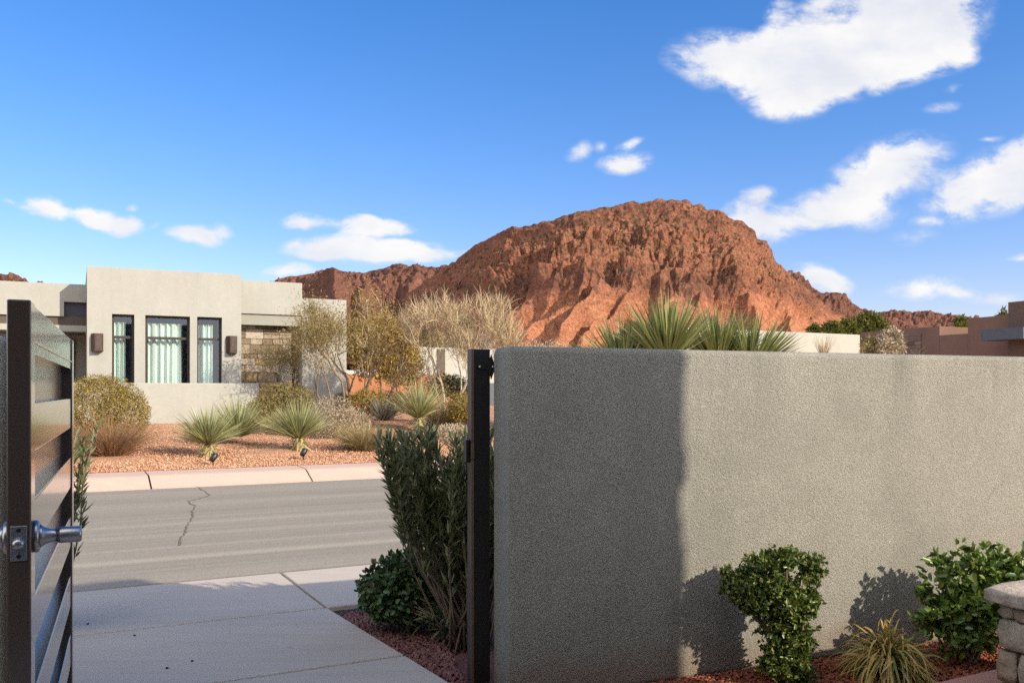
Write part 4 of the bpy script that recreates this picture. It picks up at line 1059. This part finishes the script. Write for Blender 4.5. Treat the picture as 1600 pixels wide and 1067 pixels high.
M['goldtree'] = L_('autumn_gold_leaves', [(0.25, 0.165, 0.045), (0.35, 0.235, 0.065), (0.29, 0.195, 0.05), (0.42, 0.29, 0.095)], 0.2)
M['darkhedge'] = L_('dark_hedge_leaves', [(0.035, 0.040, 0.022), (0.06, 0.06, 0.03)], 0.1)

def sotol(loc, r, n, label, tilt=0.0, mat='sotol', group='sotol rosettes in the gravel yard', droop=(-0.02, 0.16), zmin=0.0, trunk=True, w=0.019, hgt=0.17, lean=(0, 0)):
    loc = np.array(loc, float)
    t = thing('sotol_plant', loc, label, 'plant', group)
    D = sphere_dirs(n, zmin); D[:, 2] = np.abs(D[:, 2])**0.8*np.sign(D[:, 2])+0.30; D[:, 0] += lean[0]; D[:, 1] += lean[1]; D = nrm(D)
    c = loc+np.array([0, 0, hgt])
    P = c+D*0.05*r
    Ln = r*RNG.uniform(0.72, 1.12, n)
    v, f = blades(P, D, Ln, w*RNG.uniform(0.7, 1.2, n), RNG.uniform(droop[0], droop[1], n), 5, 0.95, 0.8)
    make_obj('blades', v, f, M[mat], t)
    if trunk:
        mb = MB(); mb.tube([loc-np.array([0, 0, 0.05]), loc+np.array([0, 0, hgt*0.3]), loc+np.array([0, 0, hgt*0.8]), c+np.array([0, 0, 0.03])], [0.085, 0.095, 0.085, 0.05], 14)
        mb.build('trunk', M['sotol_base'], t, True)
        k = 150; a = RNG.uniform(0, 6.28, k); P = np.stack([loc[0]+0.075*np.cos(a), loc[1]+0.075*np.sin(a), loc[2]+RNG.uniform(0.0, hgt+0.04, k)], 1)
        D = np.stack([np.cos(a)*0.7, np.sin(a)*0.7, RNG.uniform(-0.5, 1.0, k)], 1)
        v, f = blades(P, D, RNG.uniform(0.06, 0.20, k), 0.020, 0.5, 4, 0.9, 0.9, 0.05); make_obj('leaf_skirt', v, f, M['skirt'], t)
    return t
GB = on_bed
sotol(GB(325, 712), 0.68, 480, 'green spiky sotol nearest the kerb in front of the low wall')
sotol(GB(372, 694), 0.78, 480, 'green spiky sotol behind another, at the end of the low wall', trunk=False, hgt=0.12)
sotol(GB(467, 704), 0.74, 520, 'yellow green spiky sotol with stout pale trunk in the middle of the yard', hgt=0.20)
sotol(GB(655, 672), 0.86, 460, 'upright pale green sotol beside the bare tree', hgt=0.25, zmin=0.05)
sotol(GB(598, 668), 0.62, 220, 'dead dark grey sotol lying between dry shrubs', mat='sotol_grey', trunk=False, hgt=0.15, zmin=-0.2, lean=(0.2, 0))

def grass(loc, r, h, n, mat, label, group='dry grass tufts in the gravel yard', w=0.008, spread=0.9, droop=(0.1, 0.5)):
    loc = np.array(loc, float); t = thing('grass_tuft', loc, label, 'grass', group)
    a = RNG.uniform(0, 6.28, n); rr = np.sqrt(RNG.uniform(0, 1, n))
    P = np.stack([loc[0]+0.30*r*rr*np.cos(a), loc[1]+0.30*r*rr*np.sin(a), np.full(n, loc[2])], 1)
    D = np.stack([np.cos(a)*rr*spread, np.sin(a)*rr*spread, RNG.uniform(0.6, 1.1, n)], 1)+RNG.normal(0, 0.12, (n, 3))
    v, f = blades(P, D, h*RNG.uniform(0.6, 1.25, n), w, RNG.uniform(droop[0], droop[1], n), 4, 0.9, 0.8, 0.03)
    make_obj('blades', v, f, M[mat], t); return t
grass(GB(172, 712), 0.75, 0.85, 1500, 'reddry', 'tall reddish brown dry grass in front of the round golden bush', w=0.007)
grass(GB(567, 703), 0.70, 0.72, 1100, 'tandry', 'dark tan grass tuft near the kerb in front of pale shrubs', w=0.007)
grass(GB(690, 664), 0.85, 0.80, 800, 'tandry', 'tan feathery grass just right of the upright pale sotol', w=0.007)
grass(GB(430, 676), 0.6, 0.65, 500, 'tandry', 'tan grass behind the yellow green sotol', w=0.007)

def cloud_pts(ells, n, shell=0.35, lump=0.12, seed=0):
    """points in a lumpy shell of each ellipsoid: list of (centre, radii)"""
    Ps, Ns = [], []
    vol = np.array([r[0]*r[2]+r[1]*r[2] for c, r in ells]); cnt = (n*vol/vol.sum()).astype(int)
    for (c, r), k in zip(ells, cnt):
        d = sphere_dirs(k); rad = 1-shell*RNG.uniform(0, 1, k)**1.6
        lm = 1+lump*gn(d[:, 0]*2.6+seed, d[:, 1]*2.6+d[:, 2]*1.7)+lump*0.6*gn(d[:, 0]*6+seed, d[:, 2]*6+d[:, 1]*3)
        Ps.append(np.array(c)+d*np.array(r)*(rad*lm)[:, None]); Ns.append(d)
    return np.concatenate(Ps), np.concatenate(Ns)
def shrub(name, base, ells, n, size, mat, label, group=None, asp=0.5, shell=0.4, lump=0.12, out=0.7, shape='leaf', stems=7, stem_r=0.012, stem_mat='bark', cat='shrub', zfloor=None):
    base = np.array(base, float); t = thing(name, base, label, cat, group)
    P, N = cloud_pts(ells, n, shell, lump, RNG.uniform(0, 50))
    if zfloor is not None: k = P[:, 2] > zfloor; P, N = P[k], N[k]
    D = N*out+RNG.normal(0, 0.6, N.shape)+np.array([0, 0, 0.25])
    Ls = size*RNG.uniform(0.7, 1.3, len(P))
    v, f = (broad if shape == 'broad' else leaves)(P, D, Ls, Ls*asp, up=N+np.array([0, 0, 0.4]))
    make_obj('foliage', v, f, M[mat], t)
    mb = MB()
    for k in range(stems):
        c, r = ells[k % len(ells)]; c = np.array(c); tip = c+sphere_dirs(1, 0.0)[0]*np.array(r)*0.75
        b = base+np.array([RNG.normal(0, stem_r*2), RNG.normal(0, stem_r*2), -0.02])
        m = (b+tip)/2+RNG.normal(0, 0.05, 3)*np.linalg.norm(tip-b); mb.tube([b, m, tip], [stem_r, stem_r*0.7, stem_r*0.3], 5)
        for j in range(3):
            q = b+(tip-b)*RNG.uniform(0.4, 0.9); e = c+sphere_dirs(1, -0.3)[0]*np.array(r)*0.85; mb.tube([q, (q+e)/2, e], [stem_r*0.5, stem_r*0.35, stem_r*0.2], 4)
    mb.build('stems', M[stem_mat], t); return t
def ball(px, py, Y, rx, ry, rd=None):     # ellipsoid given by its outline in the photo at distance Y
    c = pt(px, py, Y); return (c, (rx/F*Y, (rd if rd else rx)/F*Y, ry/F*Y))

b = GB(165, 702)
Y = b[1]+0.9
shrub('round_bush', bed_at(168, Y), [ball(168, 640, Y, 62, 52), ball(150, 632, Y, 50, 45), ball(190, 650, Y, 40, 42)], 17000, 0.036, 'golden', 'large rounded golden bush in front of the house at left', 'trimmed shrubs in the gravel yard', 0.5, 0.3, 0.10, stems=9)
def yardbush(px, py, rx, ry, Y, mat, label, n=3500, size=0.05, asp=0.45, nm='dry_shrub', **kw):
    ells = [ball(px, py, Y, rx, ry), ball(px-rx*0.35, py+ry*0.15, Y-0.1, rx*0.65, ry*0.85), ball(px+rx*0.4, py+ry*0.2, Y, rx*0.6, ry*0.8)]
    shrub(nm, bed_at(px, Y), ells, n, size, mat, label, 'trimmed shrubs in the gravel yard', asp, 0.4, 0.16, zfloor=float(bed_at(px, Y)[2])-0.02, **kw)
yardbush(448, 622, 45, 24, 19.6, 'olive', 'low olive brown shrub beneath the stone faced wall', 4500)
yardbush(520, 655, 42, 35, 17.6, 'paledry', 'pale greyish tan dry shrub behind the middle sotol', 5000, 0.06, 0.22)
yardbush(575, 628, 32, 20, 20.5, 'golden', 'yellow shrub at the foot of the twisted mesquite', 3500)
yardbush(556, 662, 22, 24, 18.4, 'paledry', 'small pale dry shrub behind the kerbside grass', 2200, 0.06, 0.22)
yardbush(610, 628, 26, 16, 22.5, 'paledry', 'tan dry shrub in front of the terracotta wall', 2200, 0.07, 0.25)
yardbush(728, 636, 28, 25, 20.2, 'golden', 'yellow green shrub half hidden by the gate post', 3500)
yardbush(537, 628, 18, 13, 21.0, 'darkhedge', 'small dark shrub at the corner of the house', 1800)
yardbush(412, 645, 22, 28, 18.6, 'olive', 'brown shrub beside the end of the low wall', 2500)
yardbush(708, 676, 34, 13, 15.2, 'paledry', 'low pale shrub added for the sunlit oleander tops', 2600, 0.05, 0.3)  # pale shrub drawn in place of the oleander's sunlit leaf tops
yardbush(700, 603, 32, 17, 36, 'darkhedge', 'dark clipped hedge beneath the pale distant house', 2600, 0.12)

# trees with real branching
def grow(mb, tips, p, d, L, r, lv, bend=0.35, up=0.15, kids=(2, 3), shrink=0.72, nseg=3, n=6, spread=0.6):
    pts = [p]; rr = [r]; q = p.copy(); dd = d.copy()
    for i in range(nseg):
        dd = nrm(dd+RNG.normal(0, bend*0.4, 3)+np.array([0, 0, up*0.4])); q = q+dd*L/nseg; pts.append(q.copy()); rr.append(r*(1-0.35*(i+1)/nseg))
    mb.tube(pts, rr, n if lv > 2 else 4, False)
    if lv <= 3: tips.append((q.copy(), dd.copy(), lv))
    if lv <= 3: tips.append((pts[nseg//2+1].copy(), dd.copy(), lv))
    if lv == 0: return
    for k in range(RNG.integers(kids[0], kids[1]+1)):
        nd = nrm(dd+RNG.normal(0, spread, 3)*np.array([1, 1, 0.7])+np.array([0, 0, up]))
        st = pts[-1] if k < 2 else pts[-2]
        grow(mb, tips, st, nd, L*shrink*RNG.uniform(0.8, 1.15), rr[-1]*0.75, lv-1, bend, up, kids, shrink, nseg, n, spread)
def tree(name, base, stems, L, r, lv, label, group, leafmat=None, nleaf=0, lsize=0.05, asp=0.3, twigs=0, twigL=0.4, twigmat='twig', bark='bark', jitter=0.25, **kw):
    base = np.array(base, float); t = thing(name, base, label, 'tree', group)
    global RNG
    RNG = np.random.default_rng(TREE_SEED.pop(0))
    mb = MB(); tips = []
    for d in stems: grow(mb, tips, base+np.array([d[0]*0.08, d[1]*0.08, -0.05]), nrm(d), L*RNG.uniform(0.9, 1.1), r*RNG.uniform(0.8, 1.0), lv, **kw)
    mb.build('trunk', M[bark], t, True)
    T = np.array([x[0] for x in tips]); D = np.array([x[1] for x in tips]); parts = []
    if twigs:
        i = RNG.integers(0, len(T), twigs); dd = nrm(D[i]+RNG.normal(0, 0.5, (twigs, 3)))
        parts.append(blades(T[i]+RNG.normal(0, jitter*0.4, (twigs, 3)), dd, twigL*RNG.uniform(0.5, 1.2, twigs), 0.011, 0.0, 3, 0.8, 1.0, 0.06))
        make_obj('twigs', *parts[0], M[twigmat], t)
        T2 = parts[0][0].reshape(twigs, -1, 3)[:, -1]; T = np.concatenate([T, T2]); D = np.concatenate([D, dd])
    if nleaf:
        i = RNG.integers(0, len(T), nleaf); P = T[i]+RNG.normal(0, jitter, (nleaf, 3))*np.array([1, 1, 0.7])
        Ls = lsize*RNG.uniform(0.6, 1.3, nleaf)
        v, f = leaves(P, RNG.normal(0, 1, (nleaf, 3))+np.array([0, 0, 0.2]), Ls, Ls*asp); make_obj('crown', v, f, M[leafmat], t)
    return t
TREE_SEED = [23, 8, 4]
TG = 'leafless desert trees beside the house'
tree('mesquite_tree', bed_at(535, 20.4), [(-1.0, -0.1, 0.55), (-0.55, 0.2, 0.8), (0.05, -0.1, 1.0), (-0.75, -0.3, 0.9)], 0.92, 0.040, 5, 'twisted mesquite tree with thin olive leaves in front of the stone facing', TG, 'mesq', 6000, 0.050, 0.38, 1700, 0.3, 'mesq', jitter=0.17, shrink=0.68, spread=0.42, up=0.20)
tree('mesquite_tree', bed_at(549, 21.4), [(0.95, 0.1, 0.6), (0.15, 0.0, 1.0), (0.6, -0.2, 0.8)], 1.0, 0.052, 5, 'leaning mesquite tree with golden leaves over the terracotta wall', TG, 'goldtree', 6500, 0.055, 0.4, 1300, 0.3, 'twig', jitter=0.18, shrink=0.66, spread=0.5, up=0.06)
tree('bare_tree', bed_at(694, 20.8), [(-0.22, 0, 1.0), (0.05, 0.2, 1.0), (0.28, 0, 1.0), (0.55, 0.0, 0.85), (0.75, 0, 0.7)], 0.95, 0.045, 5, 'pale leafless tree with upright feathery twigs', TG, None, 0, 0, 0, 5200, 0.38, 'twig', 'palebark', 0.14, shrink=0.72, spread=0.36, up=0.22)
BG = 'golden trees behind the house'
def bushtree(name, px, ytop, ybot, half, Y, mat, label, group, n=7000, size=0.12, zb=0.5, lump=0.3, cat='tree', shell=0.6, asp=0.5):
    cy = (ytop+ybot)/2; ry = (ybot-ytop)/2
    ells = [ball(px, cy, Y, half, ry), ball(px-half*0.5, cy+ry*0.25, Y-0.4, half*0.6, ry*0.7), ball(px+half*0.5, cy+ry*0.2, Y+0.3, half*0.6, ry*0.75), ball(px+half*0.1, cy-ry*0.45, Y, half*0.5, ry*0.55), ball(px-half*0.3, cy-ry*0.3, Y+0.2, half*0.5, ry*0.55)]
    base = pt(px, 0, Y); base[2] = zb
    t = thing(name, base, label, cat, group)
    P, N = cloud_pts(ells, n, shell, lump, RNG.uniform(0, 60)); k = P[:, 2] > zb; P, N = P[k], N[k]
    ck = gn(P[:, 0]*1.1, P[:, 2]*1.1+P[:, 1]); k = ck > -0.42; P, N = P[k], N[k]
    Ls = size*RNG.uniform(0.6, 1.3, len(P))
    v, f = leaves(P, N+RNG.normal(0, 0.7, N.shape), Ls, Ls*asp); make_obj('crown', v, f, M[mat], t)
    mb = MB(); tips = []
    h = (ball(px, ytop, Y, 1, 1)[0][2]-zb)
    for d in ((0.2, 0, 1), (-0.25, 0.1, 1), (0.5, 0, 0.9)): grow(mb, tips, base.copy(), nrm(np.array(d, float)), h*0.4, 0.03*h/2, 3, shrink=0.65)
    mb.build('trunk', M['bark'], t); return t
bushtree('golden_tree', 598, 492, 592, 48, 33, 'goldtree', 'dense golden leaved tree just right of the house corner', BG, 9000, 0.13)
bushtree('golden_tree', 630, 530, 600, 30, 35, 'tandry', 'tan golden tree left of the bare tree', BG, 4500, 0.13)
bushtree('golden_tree', 560, 500, 560, 26, 31, 'olive', 'olive brown tree top rising beside the end of the house', BG, 4000, 0.12)
bushtree('tan_brush', 740, 522, 575, 55, 62, 'paledry', 'pale tan brush under the mountain behind the bare tree', BG, 7000, 0.22, asp=0.3)
bushtree('tan_brush', 676, 522, 575, 34, 60, 'tandry', 'tan brush tree behind the feathery bare tree', BG, 6000, 0.22, asp=0.3)
bushtree('tan_brush', 850, 535, 580, 70, 75, 'paledry', 'pale brush along the mountain foot just above the wall top', BG, 5000, 0.25, asp=0.3)
FG = 'green trees behind the pale wall'
bushtree('juniper_tree', 1357, 490, 540, 26, 55, 'fartree', 'tallest green tree behind the corner of the pale wall', FG, 6000, 0.22)
bushtree('juniper_tree', 1325, 500, 540, 18, 53, 'fartree', 'middle green tree behind the pale wall', FG, 3500, 0.2)
bushtree('juniper_tree', 1300, 503, 540, 16, 52, 'fartree', 'low dark green tree leftmost behind the pale wall', FG, 3000, 0.2)
bushtree('juniper_tree', 1273, 508, 545, 12, 54, 'fartree', 'small green treetop just above the pale wall', FG, 2000, 0.2)
bushtree('juniper_tree', 1502, 494, 530, 10, 60, 'fartree', 'small olive tree behind the stepped brown parapet', FG, 1500, 0.2)
bushtree('juniper_tree', 1568, 484, 530, 11, 60, 'fartree', 'dark treetop peeping over the brown roof at the right', FG, 1500, 0.2)
bushtree('roadside_shrub', 1392, 512, 560, 18, 22, 'paledry', 'pale dry shrub against the dark stone facing', FG, 2600, 0.09, cat='shrub', asp=0.35)
bushtree('roadside_shrub', 1362, 526, 562, 14, 22, 'mesq', 'thin brown shrub at the corner of the pale wall', FG, 1200, 0.09, cat='shrub', asp=0.3)
# leafless tuft in front of the pale wall
b = pt(1288, 562, 19.5); t = thing('bare_shrub', b, 'leafless twiggy shrub against the pale wall', 'shrub')
n = 140; a = RNG.uniform(0, 6.28, n); D = np.stack([np.cos(a)*0.35, np.sin(a)*0.35, np.ones(n)], 1)+RNG.normal(0, .12, (n, 3))
v, f = blades(np.tile(b, (n, 1)), D, RNG.uniform(0.3, 0.62, n), 0.008, 0.0, 4, 0.8, 1.0, 0.06); make_obj('twigs', v, f, M['twig'], t)

# big sotol cluster behind the garden wall
def sotol_bank():
    for px, py, q, r, n, lb, lean in ((1042, 572, 15.2, 1.50, 340, 'tall spiky yucca behind the wall where its shade ends', (-0.08, 0)),
                                 (1122, 580, 15.6, 1.42, 340, 'upright spiky yucca behind the sunlit wall top', (0.1, 0)),
                                 (1172, 588, 15.0, 1.40, 240, 'spreading spiky yucca leaning right in front of the pale wall', (0.5, 0)),
                                 (975, 588, 15.9, 1.30, 190, 'darker spiky yucca leaning left behind the shaded wall top', (-0.35, 0))):
        k = Q[0]*(px-CX)/F+Q[1]; Y = q/k
        c = pt(px, py, Y); base = c.copy(); base[2] = float(bed_z(q))-0.03
        t = thing('yucca_plant', base, lb, 'plant', 'yuccas across the street behind the garden wall')
        D = sphere_dirs(n, 0.0); D[:, 2] += 0.75; D[:, 0] += lean[0]; D = nrm(D)
        v, f = blades(c+D*0.05, D, r*RNG.uniform(0.7, 1.15, n), 0.062*RNG.uniform(.7, 1.2, n), RNG.uniform(-0.02, 0.14, n), 5, 0.95, 0.8)
        make_obj('blades', v, f, M['yucca'], t)
        mb = MB(); mb.tube([base, base+(c-base)*0.5, c], [0.16, 0.15, 0.12], 10); mb.build('trunk', M['sotol_base'], t, True)
sotol_bank()

# oleander behind the gate post
def oleander(px, base_py, Y, top_py, half, label, nst=46, nl=2600, bias=-0.25):
    b = pt(px, 0, Y); b[2] = -0.04; zt = pt(0, top_py, Y)[2]
    t = thing('oleander_bush', b, label, 'shrub', 'oleander bushes')
    mb = MB(); P, D = [], []
    for k in range(nst):
        tx = b[0]+(RNG.uniform(-1, 1)+bias)*half/F*Y; ty = b[1]+RNG.uniform(-0.45, 0.55)*half/F*Y*1.3
        off = abs(tx-b[0])/(half/F*Y); tip = np.array([tx, ty, zt*RNG.uniform(0.55+0.3*min(1, off), 0.98)])
        s = b+np.array([RNG.normal(0, .05), RNG.normal(0, .05), 0]); m = s+(tip-s)*np.array([0.66, 0.66, 0.5])+RNG.normal(0, .03, 3)
        pts = [s+(m-s)*x*2 if x < .5 else m+(tip-m)*(x-.5)*2 for x in np.linspace(0, 1, 6)]
        mb.tube(pts, np.linspace(0.007, 0.0025, 6), 5)
        ax = nrm(tip-m)
        for x in np.concatenate([RNG.uniform(0.55, 1, int(nl/nst*0.82)), RNG.uniform(0.3, 0.6, int(nl/nst*0.18))]):
            q = s+(m-s)*x*2 if x < .5 else m+(tip-m)*(x-.5)*2
            P.append(q+RNG.normal(0, .006, 3)); D.append(ax*0.9+sphere_dirs(1)[0]*0.65)
    mb.build('stems', M['bark'], t, True)
    P, D = np.array(P), np.array(D); n = len(P)
    v, f = blades(P, D, RNG.uniform(0.05, 0.095, n), RNG.uniform(0.011, 0.018, n), RNG.uniform(0, .2, n), 3, 0.95, 0.3)
    make_obj('foliage', v, f, M['oleander'], t)
oleander(732, 0, 4.72, 664, 128, 'tall dark leaved oleander just left of the gate post', 105, 13000, -0.05)
oleander(62, 0, 4.9, 655, 76, 'dark oleander peeping out behind the open gate', 34, 2200, 0.0)
Y = 5.0
shrub('low_bush', np.array([pt(640, 0, Y)[0], Y, -0.04]), [ball(632, 918, Y, 64, 50), ball(655, 906, Y, 55, 44), ball(612, 932, Y, 48, 38), ball(685, 930, Y, 42, 38)], 6000, 0.036, 'dkgreen', 'rounded dark green bush at the corner of the walkway', None, 0.62, 0.45, 0.14, shape='broad', zfloor=-0.03)
# trailing silvery stems at its right
b = np.array([pt(728, 0, 4.85)[0], 4.85, -0.04]); 
n = 420; a = RNG.uniform(2.2, 4.6, n); st = RNG.uniform(0, 1, n)
D0 = np.stack([np.cos(a), np.sin(a)*0.5, RNG.uniform(0.25, 1.0, n)], 1)
v, f = blades(b+nrm(D0)*(st*0.34)[:, None], D0+RNG.normal(0, .45, (n, 3)), RNG.uniform(0.05, .10, n), 0.013, 0.25, 3, 0.95, 0.3)
t = thing('sage_plant', b, 'grey green trailing plant between the dark bush and the post', 'plant'); make_obj('foliage', v, f, M['oleander'], t)
mb = MB()
for k in range(12):
    d = nrm(D0[k]); mb.tube([b, b+d*0.18+np.array([0, 0, .02]), b+d*0.36], [0.006, 0.004, 0.002], 5)
mb.build('stems', M['palebark'], t)

# topiary, shrub and strappy clump in front of the wall
Y = 4.08
tb = np.array([pt(1232, 0, Y)[0], Y, -0.03])
def whorls(ells, n, per, size, mat, parent, shell=0.3, lump=0.1, asp=0.55, wsp=0.7):
    P, N = cloud_pts(ells, n, shell, lump, RNG.uniform(0, 9)); k = P[:, 2] > -0.02; P, N = P[k], N[k]
    A = nrm(N+RNG.normal(0, 0.45, N.shape)+np.array([0, 0, 0.35])); P = np.repeat(P, per, 0); A = np.repeat(A, per, 0)
    D = A+RNG.normal(0, wsp, A.shape); Ls = size*RNG.uniform(0.65, 1.25, len(P))
    v, f = broad(P+RNG.normal(0, size*0.25, P.shape), D, Ls, Ls*asp, up=A)
    return make_obj('foliage', v, f, M[mat], parent)
t = thing('topiary_shrub', tb, 'vase shaped clipped evergreen in front of the sunlit wall', 'shrub')
TE = [ball(1196, 888, Y, 32, 28, 30), ball(1228, 872, Y-.03, 24, 16, 24), ball(1160, 918, Y, 27, 28, 28), ball(1268, 889, Y+.02, 20, 22, 22), ball(1215, 930, Y-.02, 48, 34, 40), ball(1180, 940, Y-.03, 22, 22, 22),
      ball(1243, 948, Y, 31, 24, 30), ball(1220, 978, Y, 31, 28, 30), ball(1242, 1005, Y, 30, 30, 28), ball(1218, 1030, Y-.02, 30, 26, 28), ball(1248, 1042, Y, 24, 26, 24), ball(1135, 893, Y, 5, 9, 5), ball(1268, 935, Y, 10, 14, 10)]
whorls(TE, 2200, 6, 0.023, 'topiary', t, 0.6, 0.45)
mb = MB()
for c, r in TE:
    c = np.array(c); m = (tb+c)/2; m[0] = tb[0]*0.6+c[0]*0.4; mb.tube([tb+RNG.normal(0, .015, 3)*[1, 1, 0], m, c], [0.012, 0.009, 0.003], 6)
mb.build('stems', M['bark'], t)
Y = 4.42
gb = np.array([pt(1510, 0, Y)[0], Y, -0.03]); t = thing('evergreen_shrub', gb, 'broad glossy green shrub behind the stone pillar', 'shrub')
GE = [ball(1510, 905, Y, 62, 48, 45), ball(1555, 905, Y, 50, 46, 45), ball(1480, 955, Y-.05, 48, 42, 40), ball(1530, 960, Y-.1, 62, 50, 45), ball(1495, 985, Y-.1, 50, 34, 36), ball(1590, 930, Y, 40, 55, 45)]
whorls(GE, 600, 6, 0.046, 'green', t, 0.6, 0.36, 0.52, 0.85)
mb = MB()
for c, r in GE:
    for k in range(3): mb.tube([gb+RNG.normal(0, .02, 3)*[1, 1, 0], (gb+np.array(c))/2+RNG.normal(0, .03, 3), np.array(c)+sphere_dirs(1, 0)[0]*np.array(r)*.8], [0.010, 0.007, 0.003], 6)
mb.build('stems', M['bark'], t)
Y = 4.2
sb = np.array([pt(1388, 0, Y)[0], Y, -0.03]); t = thing('strappy_clump', sb, 'tan and green strappy leaved clump between the two evergreens', 'plant')
n = 420; a = RNG.uniform(0, 6.28, n); rr = np.sqrt(RNG.uniform(0, 1, n))
D = np.stack([np.cos(a)*rr*1.1, np.sin(a)*rr*1.1, RNG.uniform(0.15, 1.05, n)], 1)
v, f = blades(sb+np.stack([np.cos(a)*rr*.07, np.sin(a)*rr*.07, np.full(n, .05)+.12*(1-rr)], 1), D, RNG.uniform(.13, .30, n), 0.013*RNG.uniform(.6, 1.3, n), RNG.uniform(.35, 1.5, n), 8, 0.85, 0.7, 0.08)
make_obj('foliage', v, f, M['strap'], t)
mb = MB()
for k in range(9):
    mb.tube([sb+np.array([RNG.normal(0, .03), RNG.normal(0, .03), -.02]), sb+np.array([RNG.normal(0, .05), RNG.normal(0, .05), .10])], [0.014, 0.008], 6)
mb.build('crown_base', M['bark'], t)
k = 7; v, f = blades(np.tile(sb, (k, 1)), np.stack([RNG.uniform(-1.0, 0.2, k), RNG.uniform(-.1, .4, k), RNG.uniform(.5, 1.0, k)], 1), RNG.uniform(.3, .46, k), 0.004, .25, 8, .7, 1.0, .08)
make_obj('dry_stems', v, f, M['bark'], t)

# ------------------------------------------------------------------ small things
def spotlight(px, py, label):
    b = on_bed(px, py); b[2] -= 0.01
    t = thing('garden_spotlight', b, label, 'light', 'small black spotlights in the gravel yard')
    z = np.array([0, 0, 1.0])
    mb = MB(); mb.tube([b, b+z*0.10], [0.010, 0.010], 8); mb.build('stake', M['black'], t)
    ax = nrm(np.array([0.3, 0.6, 0.7])); c = b+z*0.12
    mb = MB(); mb.tube([c-ax*0.05, c-ax*0.045, c+ax*0.06, c+ax*0.075], [0.03, 0.042, 0.046, 0.042], 14); mb.build('lamp_head', M['black'], t, True)
spotlight(333, 727, 'black garden spotlight below the sotol nearest the low wall')
spotlight(474, 718, 'black garden spotlight in front of the middle sotol')
for x, y in ((137, 975), (210, 993), (300, 1033), (261, 1044)):
    Yp = F*EYE/(y-CY); c = np.array([(x-CX)/F*Yp, Yp, 0.004])
    mb = MB(); rough_block(mb, c-np.array([.005, .004, .004]), [.011, 0, 0], [0, .008, 0], [0, 0, .007], .0008, 3)
    tag(mb.build('pebble', M['darkvoid'], None, True), 'tiny dark pebble lying on the shaded concrete walkway', 'pebble', 'pebbles on the walkway')
